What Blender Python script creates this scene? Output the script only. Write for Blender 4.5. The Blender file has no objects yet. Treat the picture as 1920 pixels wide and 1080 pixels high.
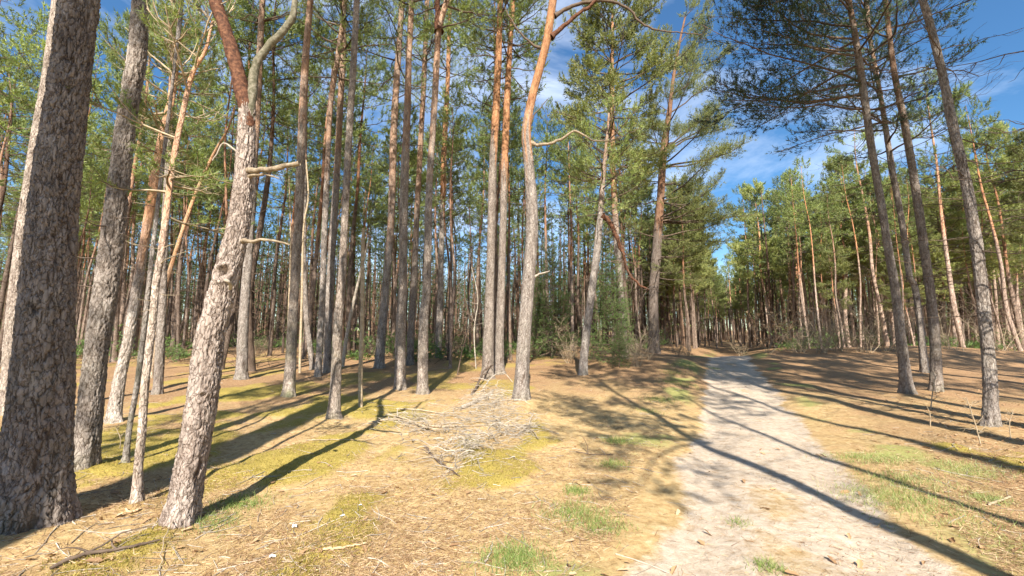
import bpy, math
import numpy as np

# ------------------------------------------------------------------ camera, world, sun, exposure
scene = bpy.context.scene
C = scene.collection
F_PX, HORIZ = 790.0, 100.0            # focal length and horizon offset in photo pixels (1920 wide)
PITCH = math.atan(HORIZ / F_PX)
CAM_H = 1.5
SUN_EL = math.radians(39.0)           # the sun stands straight behind the photographer

cam_d = bpy.data.cameras.new('camera')
cam = bpy.data.objects.new('camera', cam_d)
C.objects.link(cam)
cam.location = (0, 0, CAM_H)
cam.rotation_euler = (math.radians(90) + PITCH, 0, 0)
cam_d.sensor_width = 36.0
cam_d.lens = 36.0 * F_PX / 1920.0
cam_d.clip_start = 0.05
cam_d.clip_end = 4000.0
scene.camera = cam

world = bpy.data.worlds.new("World")
scene.world = world
world.use_nodes = True
wn, wl = world.node_tree.nodes, world.node_tree.links
wn.clear()
w_out = wn.new('ShaderNodeOutputWorld')
w_bg = wn.new('ShaderNodeBackground')
w_sky = wn.new('ShaderNodeTexSky')
w_sky.sky_type = 'NISHITA'
w_sky.sun_disc = False
w_sky.sun_elevation = SUN_EL
w_sky.sun_rotation = math.radians(180)
w_sky.air_density = 1.0
w_sky.dust_density = 0.0
w_sky.ozone_density = 1.6
w_bg.inputs['Strength'].default_value = 0.072
w_tc = wn.new('ShaderNodeTexCoord')
w_map = wn.new('ShaderNodeMapping')
w_map.inputs['Scale'].default_value = (1.0, 1.0, 2.6)
w_noise = wn.new('ShaderNodeTexNoise')
w_noise.inputs['Scale'].default_value = 2.1
w_noise.inputs['Detail'].default_value = 7
w_noise.inputs['Roughness'].default_value = 0.6
w_noise.inputs['Distortion'].default_value = 0.5
w_ramp = wn.new('ShaderNodeValToRGB')
w_ramp.color_ramp.elements[0].position = 0.45
w_ramp.color_ramp.elements[0].color = (0.04, 0.04, 0.04, 1)
w_ramp.color_ramp.elements[1].position = 0.80
w_ramp.color_ramp.elements[1].color = (0.75, 0.75, 0.75, 1)
w_mix = wn.new('ShaderNodeMixRGB')
w_mix.inputs['Color2'].default_value = (9.0, 9.8, 11.3, 1)
w_hsv = wn.new('ShaderNodeHueSaturation')
w_hsv.inputs['Saturation'].default_value = 1.4
wl.new(w_tc.outputs['Generated'], w_map.inputs['Vector'])
wl.new(w_map.outputs['Vector'], w_noise.inputs['Vector'])
wl.new(w_noise.outputs['Fac'], w_ramp.inputs['Fac'])
wl.new(w_ramp.outputs['Color'], w_mix.inputs['Fac'])
wl.new(w_sky.outputs['Color'], w_hsv.inputs['Color'])
wl.new(w_hsv.outputs['Color'], w_mix.inputs['Color1'])
wl.new(w_mix.outputs['Color'], w_bg.inputs['Color'])
wl.new(w_bg.outputs['Background'], w_out.inputs['Surface'])

sun_d = bpy.data.lights.new('sun', 'SUN')
sun_d.energy = 5.0
sun_d.angle = math.radians(0.5)
sun_d.color = (1.0, 0.93, 0.80)
sun = bpy.data.objects.new('sun', sun_d)
C.objects.link(sun)
sun.location = (0, -20, 25)
sun.rotation_euler = (math.radians(90) - SUN_EL, 0, 0)

scene.view_settings.view_transform = 'Standard'
scene.view_settings.look = 'None'
scene.view_settings.gamma = 1.0
scene.view_settings.exposure = 1.28
scene.cycles.max_bounces = 6
scene.cycles.diffuse_bounces = 2
scene.cycles.transmission_bounces = 4
scene.cycles.transparent_max_bounces = 4
scene.cycles.use_adaptive_sampling = True
scene.cycles.adaptive_threshold = 0.02

TAU = math.tau
# ------------------------------------------------------------------ numeric helpers
def hash01(a, b, s):
    v = np.sin(a * 127.1 + b * 311.7 + s * 74.7) * 43758.5453
    return v - np.floor(v)

def vnoise(x, y, s=0):
    xi, yi = np.floor(x), np.floor(y)
    fx, fy = x - xi, y - yi
    fx = fx * fx * (3 - 2 * fx); fy = fy * fy * (3 - 2 * fy)
    a = hash01(xi, yi, s); b = hash01(xi + 1, yi, s)
    c = hash01(xi, yi + 1, s); d = hash01(xi + 1, yi + 1, s)
    return (a + (b - a) * fx) * (1 - fy) + (c + (d - c) * fx) * fy

def fbm(x, y, s=0, o=4):
    t, a, n = 0.0, 0.5, 0.0
    for k in range(o):
        t = t + a * vnoise(x, y, s + k * 3.1); n += a
        x, y, a = x * 2.03 + 5.2, y * 2.03 + 1.7, a * 0.5
    return t / n

def cells(u, v, pu, s):
    """F1, F2-F1 and a per-cell value of a jittered cell pattern that repeats every PU in u."""
    ui, vi = np.floor(u), np.floor(v)
    f1 = np.full(u.shape, 9.0); f2 = np.full(u.shape, 9.0); idv = np.zeros(u.shape)
    for i in (-1, 0, 1):
        for j in (-1, 0, 1):
            cu, cv = ui + i, vi + j
            cw = np.mod(cu, pu)
            px = cu + 0.1 + 0.8 * hash01(cw, cv, s); py = cv + 0.1 + 0.8 * hash01(cw, cv, s + 9)
            d = np.hypot(px - u, py - v)
            idn = hash01(cw, cv, s + 17)
            new = d < f1
            f2 = np.where(new, f1, np.minimum(f2, d))
            idv = np.where(new, idn, idv)
            f1 = np.where(new, d, f1)
    return f1, f2 - f1, idv

def sstep(a, b, x):
    t = np.clip((x - a) / (b - a), 0, 1)
    return t * t * (3 - 2 * t)

def norm(v):
    return v / np.maximum(np.linalg.norm(v, axis=-1, keepdims=True), 1e-9)

# ------------------------------------------------------------------ terrain
PROF_D = [-50, 6, 12, 20, 30, 45, 80, 120, 170, 400, 4000]
PROF_Z = [0, 0, .2, .55, .92, 1.02, 1.0, 2.0, 5.0, 12.0, 14.0]
def track_center(y):
    return 0.33 + 0.5 * y + 0.18 * np.sin(y * 0.16 + 0.5) - 0.09
def track_off(x, y):
    return (x - track_center(y)) * 0.894
def ground_base(x, y):
    z = np.interp(y, PROF_D, PROF_Z)
    z = (z + np.interp(y - 1.5, PROF_D, PROF_Z) + np.interp(y + 1.5, PROF_D, PROF_Z)) / 3
    z = z + 0.35 * np.exp(-(((x - 5.4) / 3.0) ** 2 + ((y - 17.5) / 4.0) ** 2))
    z = z + 0.62 * np.exp(-(((x - 21.0) / 8.0) ** 2 + ((y - 22.0) / 4.0) ** 2))
    z = z + 0.10 * np.exp(-(((x + 4.6) / 1.5) ** 2 + ((y - 3.2) / 1.5) ** 2))
    o = np.abs(track_off(x, y))
    z = z - 0.10 * (1 - sstep(0.7, 1.9, o)) * sstep(3, 9, y)
    z = z + 0.12 * np.exp(-((y - 20.0) / 4.0) ** 2) * np.exp(-(o / 4.0) ** 2)
    z = z - 0.85 * sstep(21, 33, y) * (1 - sstep(60, 90, y)) * np.exp(-(o / 3.2) ** 2)
    return z
def ground_h(x, y):
    x = np.asarray(x, float); y = np.asarray(y, float)
    z = ground_base(x, y)
    o = np.abs(track_off(x, y))
    tr = 1 - sstep(0.9, 1.5, o)
    z = z + (fbm(x * 0.45, y * 0.45, 3) - 0.5) * 0.16 * (1 - tr * 0.8) * sstep(2, 8, np.hypot(x, y))
    m = moss_mask(x, y)
    z = z + m * 0.055 * (0.4 + fbm(x * 3.1, y * 3.1, 8, 3))
    z = z + (fbm(x * 5, y * 5, 5, 3) - 0.5) * 0.022 * (1 - tr * 0.5)
    z = z + (fbm(x * 17, y * 17, 6, 3) - 0.5) * 0.014
    z = z - 0.035 * np.exp(-((o - 0.62) / 0.25) ** 2)
    for fx, fy, fr, fz in FEET: z = z + fz * np.exp(-((x - fx) ** 2 + (y - fy) ** 2) / (fr * fr))
    return z
def moss_mask(x, y):
    n = fbm(x * 0.8 + 3, y * 0.55, 21, 4)
    left = 1 - sstep(-1.6, 1.2, x - 0.15 * y)
    right = sstep(4.8, 6.0, x - 0.05 * y) * (1 - sstep(6.0, 7.0, y)) * 0.9
    amt = np.maximum(left, right)
    return sstep(0.52, 0.72, n + 0.06 * amt - 0.10 * (1 - amt)) * np.clip(amt + 0.15, 0, 1) * (1 - .45 * sstep(8, 14, y))

RAY_T = np.geomspace(0.5, 300, 3000)
FEET = []
def ray(px, py):
    vx = (px - 960) / F_PX; vz = -(py - 540) / F_PX
    c, s = math.cos(PITCH), math.sin(PITCH)
    return np.array([vx, c - vz * s, s + vz * c])
def on_ground(px, py, maxy=150):
    d = ray(px, py)
    Q = np.array([0, 0, CAM_H]) + d[None] * RAY_T[:, None]
    hit = (Q[:, 2] < ground_base(Q[:, 0], Q[:, 1])) | (Q[:, 1] > maxy)
    p = Q[np.argmax(hit)] if hit.any() else Q[-1]
    p[2] = float(ground_h(p[0], p[1]))
    return p
FEET += [(*on_ground(*q)[:2], f, h) for q, f, h in (((48, 992), .5, .07), ((157, 887), .42, .06), ((338, 988), .32, .04), ((256, 953), .2, .03), ((625, 790), .35, .05), ((542, 746), .4, .05), ((750, 729), .4, .05),
         ((792, 739), .35, .05), ((977, 755), .5, .07), ((914, 712), .5, .06), ((1093, 706), .4, .05), ((1701, 741), .45, .07), ((1756, 735), .45, .07), ((1858, 806), .4, .05), ((6, 785), .4, .05))]
def on_plane(px, py, Y):
    d = ray(px, py); t = Y / d[1]
    return np.array([0, 0, CAM_H]) + d * t

# ------------------------------------------------------------------ materials
def new_mat(name):
    m = bpy.data.materials.new(name); m.use_nodes = True
    n = m.node_tree.nodes; n.clear()
    return m, n, m.node_tree.links

def mixc(n, l, fac, a, b, mode='MIX'):
    q = n.new('ShaderNodeMixRGB'); q.blend_type = mode
    for s, v in (('Fac', fac), ('Color1', a), ('Color2', b)):
        if hasattr(v, 'links') or hasattr(v, 'is_output'): l.new(v, q.inputs[s])
        elif isinstance(v, (int, float)): q.inputs[s].default_value = v if s == 'Fac' else (v, v, v, 1)
        else: q.inputs[s].default_value = (*v, 1)
    return q.outputs['Color']
def noise(n, l, vec, scale, detail=4, rough=0.55, out='Fac'):
    q = n.new('ShaderNodeTexNoise'); q.inputs['Scale'].default_value = scale
    q.inputs['Detail'].default_value = detail; q.inputs['Roughness'].default_value = rough
    l.new(vec, q.inputs['Vector']); return q.outputs[out]
def ramp(n, l, fac, stops):
    q = n.new('ShaderNodeValToRGB'); e = q.color_ramp.elements
    while len(e) < len(stops): e.new(0.5)
    for el, (p, c) in zip(e, stops):
        el.position = p; el.color = (*c, 1) if len(c) == 3 else c
    l.new(fac, q.inputs['Fac']); return q.outputs['Color']
def mathn(n, l, op, a, b=None):
    q = n.new('ShaderNodeMath'); q.operation = op
    for i, v in enumerate((a, b)):
        if v is None: continue
        if isinstance(v, (int, float)): q.inputs[i].default_value = v
        else: l.new(v, q.inputs[i])
    return q.outputs[0]
G = lambda v: (v, v, v)

def bark_material():
    m, n, l = new_mat('pine_bark')
    out = n.new('ShaderNodeOutputMaterial'); bs = n.new('ShaderNodeBsdfPrincipled')
    bs.inputs['Roughness'].default_value = 0.88
    bs.inputs['Specular IOR Level'].default_value = 0.25
    at = n.new('ShaderNodeAttribute'); at.attribute_name = 'bark'
    sp = n.new('ShaderNodeSeparateColor'); l.new(at.outputs['Color'], sp.inputs[0])
    tc = n.new('ShaderNodeTexCoord'); oi = n.new('ShaderNodeObjectInfo')
    mp = n.new('ShaderNodeMapping'); mp.inputs['Scale'].default_value = (1, 1, 0.35)
    l.new(tc.outputs['Object'], mp.inputs['Vector'])
    n1 = noise(n, l, mp.outputs['Vector'], 9, 6, 0.62)
    n2 = noise(n, l, mp.outputs['Vector'], 45, 5, 0.65)
    n3 = noise(n, l, tc.outputs['Object'], 2.1, 4, 0.6)
    vo = n.new('ShaderNodeTexVoronoi'); vo.feature = 'DISTANCE_TO_EDGE'; vo.inputs['Scale'].default_value = 26
    mp2 = n.new('ShaderNodeMapping'); mp2.inputs['Scale'].default_value = (1, 1, 0.3)
    dn = n.new('ShaderNodeTexNoise'); dn.inputs['Scale'].default_value = 12; dn.inputs['Detail'].default_value = 3
    l.new(tc.outputs['Object'], dn.inputs['Vector'])
    ad = n.new('ShaderNodeMixRGB'); ad.blend_type = 'LINEAR_LIGHT'; ad.inputs['Fac'].default_value = 0.05
    l.new(tc.outputs['Object'], ad.inputs['Color1']); l.new(dn.outputs['Color'], ad.inputs['Color2'])
    l.new(ad.outputs['Color'], mp2.inputs['Vector']); l.new(mp2.outputs['Vector'], vo.inputs['Vector'])
    crack = ramp(n, l, vo.outputs['Distance'], [(0.0, G(0)), (0.09, G(1))])
    grey = ramp(n, l, n1, [(0.25, (0.165, 0.135, 0.12)), (0.5, (0.32, 0.28, 0.255)), (0.78, (0.49, 0.45, 0.42))])
    brown = ramp(n, l, n1, [(0.25, (0.13, 0.09, 0.065)), (0.5, (0.25, 0.19, 0.15)), (0.8, (0.38, 0.30, 0.24))])
    tree = mixc(n, l, mathn(n, l, 'MULTIPLY', oi.outputs['Random'], 0.45), grey, brown)
    tree = mixc(n, l, mathn(n, l, 'MULTIPLY', sp.outputs[1], 0.5), tree, mixc(n, l, 1.0, tree, 0.6, 'MULTIPLY'))
    fi = ramp(n, l, n2, [(0.3, G(0.55)), (0.7, G(1.25))])
    tree = mixc(n, l, 0.8, tree, fi, 'MULTIPLY')
    orange = ramp(n, l, n1, [(0.25, (0.22, 0.10, 0.05)), (0.55, (0.42, 0.215, 0.11)), (0.8, (0.58, 0.36, 0.21))])
    orange = mixc(n, l, 0.4, orange, fi, 'MULTIPLY')
    of = mathn(n, l, 'MULTIPLY', sp.outputs[2], 1.0)
    of = ramp(n, l, mathn(n, l, 'ADD', of, mathn(n, l, 'MULTIPLY', mathn(n, l, 'SUBTRACT', n3, 0.5), 0.9)), [(0.15, G(0)), (0.95, G(1))])
    col = mixc(n, l, of, tree, orange)
    dark = mixc(n, l, 1.0, col, (0.42, 0.36, 0.32), 'MULTIPLY')
    pl = mathn(n, l, 'MULTIPLY', ramp(n, l, sp.outputs[0], [(0.0, G(0)), (0.5, G(1))]), mathn(n, l, 'MAXIMUM', crack, mathn(n, l, 'ADD', 0.35, mathn(n, l, 'MULTIPLY', of, 0.5))))
    col = mixc(n, l, pl, dark, col)
    # green algae film low on the trunk, alpha channel of the attribute
    gr = mathn(n, l, 'MULTIPLY', at.outputs['Alpha'], ramp(n, l, n3, [(0.45, G(0)), (0.7, G(0.75))]))
    col = mixc(n, l, gr, col, (0.13, 0.15, 0.055))
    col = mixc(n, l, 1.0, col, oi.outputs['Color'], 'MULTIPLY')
    l.new(col, bs.inputs['Base Color'])
    bp = n.new('ShaderNodeBump'); bp.inputs['Distance'].default_value = 0.012; bp.inputs['Strength'].default_value = 0.8
    hh = mathn(n, l, 'ADD', mathn(n, l, 'MULTIPLY', crack, 0.6), mathn(n, l, 'ADD', n1, mathn(n, l, 'MULTIPLY', n2, 0.6)))
    l.new(hh, bp.inputs['Height']); l.new(bp.outputs[0], bs.inputs['Normal'])
    l.new(bs.outputs[0], out.inputs['Surface'])
    return m

def wood_material(name, stops, scale=14, rough=0.85):
    m, n, l = new_mat(name)
    out = n.new('ShaderNodeOutputMaterial'); bs = n.new('ShaderNodeBsdfPrincipled')
    bs.inputs['Roughness'].default_value = rough; bs.inputs['Specular IOR Level'].default_value = 0.25
    tc = n.new('ShaderNodeTexCoord')
    n1 = noise(n, l, tc.outputs['Object'], scale, 5, 0.65)
    at = n.new('ShaderNodeAttribute'); at.attribute_name = 'tone'
    c = ramp(n, l, n1, stops)
    c = mixc(n, l, 1.0, c, ramp(n, l, at.outputs['Fac'], [(0, G(0.6)), (1, G(1.35))]), 'MULTIPLY')
    l.new(c, bs.inputs['Base Color'])
    bp = n.new('ShaderNodeBump'); bp.inputs['Distance'].default_value = 0.010; bp.inputs['Strength'].default_value = 0.9
    l.new(n1, bp.inputs['Height']); l.new(bp.outputs[0], bs.inputs['Normal'])
    l.new(bs.outputs[0], out.inputs['Surface'])
    return m

def leaf_material(name, stops, trans=0.35, tmul=(1.25, 1.3, 0.6), rough=0.5, objvar=0.35):
    m, n, l = new_mat(name)
    out = n.new('ShaderNodeOutputMaterial'); bs = n.new('ShaderNodeBsdfPrincipled')
    bs.inputs['Roughness'].default_value = rough; bs.inputs['Specular IOR Level'].default_value = 0.35
    tr = n.new('ShaderNodeBsdfTranslucent'); mx = n.new('ShaderNodeMixShader'); mx.inputs['Fac'].default_value = trans
    at = n.new('ShaderNodeAttribute'); at.attribute_name = 'tone'; oi = n.new('ShaderNodeObjectInfo')
    c = ramp(n, l, at.outputs['Fac'], stops)
    c = mixc(n, l, 1.0, c, ramp(n, l, oi.outputs['Random'], [(0, G(1 - objvar)), (1, G(1 + objvar))]), 'MULTIPLY')
    l.new(c, bs.inputs['Base Color'])
    l.new(mixc(n, l, 1.0, c, tmul, 'MULTIPLY'), tr.inputs['Color'])
    l.new(bs.outputs[0], mx.inputs[1]); l.new(tr.outputs[0], mx.inputs[2]); l.new(mx.outputs[0], out.inputs['Surface'])
    return m

def ground_material():
    m, n, l = new_mat('forest_floor')
    out = n.new('ShaderNodeOutputMaterial'); bs = n.new('ShaderNodeBsdfPrincipled')
    bs.inputs['Roughness'].default_value = 0.95; bs.inputs['Specular IOR Level'].default_value = 0.15
    tc = n.new('ShaderNodeTexCoord'); P = tc.outputs['Object']
    at = n.new('ShaderNodeAttribute'); at.attribute_name = 'gmask'
    sp = n.new('ShaderNodeSeparateColor'); l.new(at.outputs['Color'], sp.inputs[0])
    nb = noise(n, l, P, 1.3, 6, 0.6); nm = noise(n, l, P, 11, 6, 0.7); nf = noise(n, l, P, 70, 4, 0.75)
    mpa = n.new('ShaderNodeMapping'); mpa.inputs['Scale'].default_value = (1, 0.25, 1); mpa.inputs['Rotation'].default_value = (0, 0, 0.9)
    l.new(P, mpa.inputs['Vector']); ns = noise(n, l, mpa.outputs['Vector'], 60, 3, 0.7)
    litter = ramp(n, l, nm, [(0.28, (0.27, 0.165, 0.07)), (0.48, (0.44, 0.305, 0.145)), (0.72, (0.59, 0.44, 0.24))])
    needles = ramp(n, l, ns, [(0.25, (0.15, 0.08, 0.042)), (0.5, (0.30, 0.18, 0.095)), (0.75, (0.48, 0.33, 0.19))])
    f_need = mathn(n, l, 'ADD', at.outputs['Alpha'], mathn(n, l, 'MULTIPLY', mathn(n, l, 'SUBTRACT', nb, 0.5), 1.2))
    col = mixc(n, l, ramp(n, l, f_need, [(0.25, G(0)), (0.8, G(1))]), litter, needles)
    moss = ramp(n, l, nf, [(0.25, (0.15, 0.115, 0.025)), (0.5, (0.34, 0.26, 0.065)), (0.75, (0.50, 0.385, 0.13))])
    f_moss = ramp(n, l, mathn(n, l, 'ADD', sp.outputs[1], mathn(n, l, 'MULTIPLY', mathn(n, l, 'SUBTRACT', nm, 0.5), 0.9)), [(0.3, G(0)), (0.7, G(1))])
    col = mixc(n, l, f_moss, col, moss)
    f_gr = ramp(n, l, mathn(n, l, 'ADD', sp.outputs[2], mathn(n, l, 'MULTIPLY', mathn(n, l, 'SUBTRACT', nm, 0.5), 1.0)), [(0.35, G(0)), (0.9, G(0.7))])
    col = mixc(n, l, f_gr, col, (0.26, 0.30, 0.09))
    sand = ramp(n, l, nm, [(0.3, (0.36, 0.275, 0.20)), (0.5, (0.48, 0.39, 0.305)), (0.7, (0.58, 0.49, 0.40))])
    sand = mixc(n, l, 0.6, sand, ramp(n, l, nf, [(0.3, G(0.72)), (0.7, G(1.15))]), 'MULTIPLY')
    f_tr = ramp(n, l, mathn(n, l, 'ADD', sp.outputs[0], mathn(n, l, 'MULTIPLY', mathn(n, l, 'SUBTRACT', nm, 0.5), 0.8)), [(0.3, G(0)), (0.68, G(1))])
    col = mixc(n, l, f_tr, col, sand)
    col = mixc(n, l, 0.7, col, ramp(n, l, nb, [(0.3, G(0.75)), (0.7, G(1.15))]), 'MULTIPLY')
    l.new(col, bs.inputs['Base Color'])
    bp = n.new('ShaderNodeBump'); bp.inputs['Distance'].default_value = 0.02; bp.inputs['Strength'].default_value = 0.9
    l.new(mathn(n, l, 'ADD', nm, mathn(n, l, 'MULTIPLY', mathn(n, l, 'ADD', nf, ns), 0.4)), bp.inputs['Height'])
    l.new(bp.outputs[0], bs.inputs['Normal']); l.new(bs.outputs[0], out.inputs['Surface'])
    return m

M_BARK = bark_material()
M_GROUND = ground_material()
M_BRANCH = wood_material('pine_branch_bark', [(0.3, (0.065, 0.045, 0.035)), (0.7, (0.16, 0.115, 0.085))])
M_FORK = wood_material('grey_limb_bark', [(0.35, (0.085, 0.08, 0.05)), (0.5, (0.15, 0.135, 0.095)), (0.68, (0.27, 0.24, 0.185))], 30)
M_LIMB = wood_material('weathered_limb', [(0.3, (0.12, 0.09, 0.06)), (0.5, (0.26, 0.20, 0.14)), (0.7, (0.42, 0.34, 0.24))], 26)
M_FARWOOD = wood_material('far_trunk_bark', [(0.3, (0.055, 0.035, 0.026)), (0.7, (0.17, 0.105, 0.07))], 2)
M_PALE = wood_material('pale_branch_bark', [(0.3, (0.20, 0.15, 0.10)), (0.5, (0.34, 0.265, 0.18)), (0.7, (0.46, 0.37, 0.26))])
M_DEAD = wood_material('dead_grey_wood', [(0.3, (0.22, 0.18, 0.14)), (0.7, (0.50, 0.44, 0.37))])
M_RED = wood_material('red_brown_bark', [(0.35, (0.04, 0.018, 0.011)), (0.5, (0.10, 0.042, 0.024)), (0.68, (0.20, 0.095, 0.052))], 30)
M_RAW = wood_material('raw_wood', [(0.3, (0.38, 0.24, 0.13)), (0.7, (0.62, 0.47, 0.30))], 20)
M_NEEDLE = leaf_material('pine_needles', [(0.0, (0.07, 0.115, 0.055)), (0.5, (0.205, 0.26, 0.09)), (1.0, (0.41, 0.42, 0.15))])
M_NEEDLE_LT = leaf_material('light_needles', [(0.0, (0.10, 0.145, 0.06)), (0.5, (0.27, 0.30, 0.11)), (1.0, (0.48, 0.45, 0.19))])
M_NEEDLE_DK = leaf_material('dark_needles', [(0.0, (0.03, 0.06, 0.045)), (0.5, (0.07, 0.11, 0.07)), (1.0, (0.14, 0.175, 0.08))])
M_SPRUCE = leaf_material('spruce_needles', [(0.0, (0.055, 0.11, 0.035)), (1.0, (0.20, 0.29, 0.09))])
M_TAN = leaf_material('dry_leaves', [(0.0, (0.22, 0.12, 0.06)), (0.6, (0.48, 0.31, 0.17)), (1.0, (0.72, 0.58, 0.42))], 0.25, (1.1, 0.9, 0.7), 0.7, 0.1)
M_GRASS = leaf_material('grass', [(0.0, (0.14, 0.19, 0.05)), (0.6, (0.24, 0.32, 0.09)), (1.0, (0.50, 0.46, 0.24))], 0.3, (1.1, 1.1, 0.6), 0.5, 0.1)
M_MOSS = leaf_material('moss', [(0.0, (0.13, 0.12, 0.02)), (0.6, (0.33, 0.265, 0.055)), (1.0, (0.52, 0.41, 0.14))], 0.3, (1.1, 1.1, 0.5), 0.8, 0.1)
M_STRAW = leaf_material('needle_litter', [(0.0, (0.17, 0.085, 0.045)), (0.5, (0.42, 0.27, 0.145)), (1.0, (0.70, 0.54, 0.35))], 0.15, (1, 0.9, 0.7), 0.8, 0.1)
M_WHITE = leaf_material('pale_scrap', [(0.0, (0.7, 0.68, 0.64)), (1.0, (0.82, 0.81, 0.79))], 0.1, (1, 1, 1), 0.8, 0.05)

# ------------------------------------------------------------------ mesh building
def make_mesh(name, verts, faces_list, mats, attrs=None, smooth=True, mat_idx=None):
    """faces_list: arrays of shape (n, 3) or (n, 4)."""
    me = bpy.data.meshes.new(name)
    verts = np.ascontiguousarray(verts, dtype=np.float32)
    me.vertices.add(len(verts)); me.vertices.foreach_set('co', verts.ravel())
    faces_list = [f for f in faces_list if len(f)]
    loops = np.concatenate([f.ravel() for f in faces_list]).astype(np.int32)
    tot = np.concatenate([np.full(len(f), f.shape[1]) for f in faces_list]).astype(np.int32)
    start = np.concatenate([[0], np.cumsum(tot)[:-1]]).astype(np.int32)
    me.loops.add(len(loops)); me.loops.foreach_set('vertex_index', loops)
    me.polygons.add(len(tot)); me.polygons.foreach_set('loop_start', start)
    me.update(calc_edges=True)
    me.polygons.foreach_set('use_smooth', np.full(len(tot), smooth))
    for m in mats: me.materials.append(m)
    if mat_idx is not None: me.polygons.foreach_set('material_index', np.asarray(mat_idx, np.int32))
    for an, (typ, arr) in (attrs or {}).items():
        a = me.attributes.new(an, typ, 'POINT')
        a.data.foreach_set('color' if typ == 'FLOAT_COLOR' else 'value', np.ascontiguousarray(arr, dtype=np.float32).ravel())
    me.update()
    return me

def link(name, me, parent=None, loc=(0, 0, 0)):
    o = bpy.data.objects.new(name, me); C.objects.link(o)
    o.location = loc
    if parent is not None: o.parent = parent
    return o
def tag(o, label=None, cat=None, group=None, kind=None):
    for k, v in (('label', label), ('category', cat), ('group', group), ('kind', kind)):
        if v: o[k] = v
    return o
def empty(name, loc, label, cat, group=None):
    o = bpy.data.objects.new(name, None); C.objects.link(o); o.location = tuple(float(v) for v in loc)
    return tag(o, label, cat, group)

class Tubes:
    """Collects polylines of equal point count into one mesh of tapered tubes."""
    def __init__(self): self.b = {}
    def add(self, pts, rad, sides=4, tone=0.5):
        pts = np.asarray(pts, float); rad = np.asarray(rad, float)
        self.b.setdefault((len(pts), sides), []).append((pts, rad, tone))
    def arrays(self):
        V, Fq, T = [], [], []; base = 0
        for (n, s), items in self.b.items():
            P = np.stack([i[0] for i in items]); R = np.stack([i[1] for i in items]); tn = np.array([i[2] for i in items])
            k = len(items)
            d = np.empty_like(P); d[:, 1:-1] = P[:, 2:] - P[:, :-2]; d[:, 0] = P[:, 1] - P[:, 0]; d[:, -1] = P[:, -1] - P[:, -2]
            d = norm(d)
            main = norm(P[:, -1] - P[:, 0])
            ref = np.where(np.abs(main[:, 2:3]) < 0.8, np.array([[0, 0, 1.0]]), np.array([[1.0, 0, 0]]))[:, None, :]
            u = norm(np.cross(d, np.broadcast_to(ref, d.shape))); v = np.cross(d, u)
            a = np.arange(s) * TAU / s
            ring = u[:, :, None, :] * np.cos(a)[None, None, :, None] + v[:, :, None, :] * np.sin(a)[None, None, :, None]
            VV = P[:, :, None, :] + ring * R[:, :, None, None]
            V.append(VV.reshape(-1, 3)); T.append(np.repeat(tn, n * s))
            i0 = (np.arange(n - 1)[:, None] * s + np.arange(s)[None, :]); j = (np.arange(s) + 1) % s
            i1 = np.arange(n - 1)[:, None] * s + j[None, :]
            q = np.stack([i0, i1, i1 + s, i0 + s], -1).reshape(-1, 4)
            Fq.append((q[None] + (base + np.arange(k) * n * s)[:, None, None]).reshape(-1, 4))
            base += k * n * s
        return np.concatenate(V), np.concatenate(Fq), np.concatenate(T)
    def mesh(self, name, mat, origin=(0, 0, 0)):
        V, Fq, T = self.arrays()
        return make_mesh(name, V - np.asarray(origin), [Fq], [mat], {'tone': ('FLOAT', T)})

def blades_mesh(name, pos, dr, length, width, mat, tone, rng, bend=0.0):
    """One triangle per needle or blade."""
    k = len(pos)
    side = norm(np.cross(dr, rng.normal(size=(k, 3))))
    V = np.empty((k, 3, 3)); V[:, 0] = pos - side * width[:, None] * 0.5; V[:, 1] = pos + side * width[:, None] * 0.5
    V[:, 2] = pos + dr * length[:, None]
    return make_mesh(name, V.reshape(-1, 3), [np.arange(k * 3).reshape(-1, 3)], [mat], {'tone': ('FLOAT', np.repeat(tone, 3))}, smooth=False)

def tufts_mesh(name, pos, dr, tone, rng, mat, per=9, ln=0.085, wd=0.011, spread=0.75, origin=(0, 0, 0)):
    k = len(pos)
    P = np.repeat(pos, per, 0) - np.asarray(origin); D = np.repeat(dr, per, 0); T = np.repeat(tone, per)
    D = norm(D + rng.normal(size=D.shape) * spread)
    P = P + np.repeat(dr, per, 0) * (rng.random((k * per, 1)) - 0.6) * ln * 1.2
    L = ln * (0.7 + 0.6 * rng.random(k * per)); W = wd * (0.7 + 0.6 * rng.random(k * per))
    return blades_mesh(name, P, D, L, W, mat, np.clip(T + rng.normal(size=len(T)) * 0.12, 0, 1), rng)

def curve_pts(p0, az, el0, el1, L, n, rng, wob=0.12):
    """A limb that leaves at elevation EL0 and ends at EL1."""
    t = np.linspace(0, 1, n - 1)
    el = el0 + (el1 - el0) * t + rng.normal() * 0.05
    a = az + np.cumsum(rng.normal(size=n - 1) * wob)
    el = el + rng.normal(size=n - 1) * wob * 0.8
    st = np.stack([np.cos(el) * np.cos(a), np.cos(el) * np.sin(a), np.sin(el)], -1) * (L / (n - 1))
    return np.vstack([p0, p0 + np.cumsum(st, 0)])

def resample(P, n):
    P = np.asarray(P, float)
    s = np.concatenate([[0], np.cumsum(np.linalg.norm(np.diff(P[:, :3], axis=0), axis=1))])
    q = np.linspace(0, s[-1], n)
    return np.stack([np.interp(q, s, P[:, k]) for k in range(P.shape[1])], -1)

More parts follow.
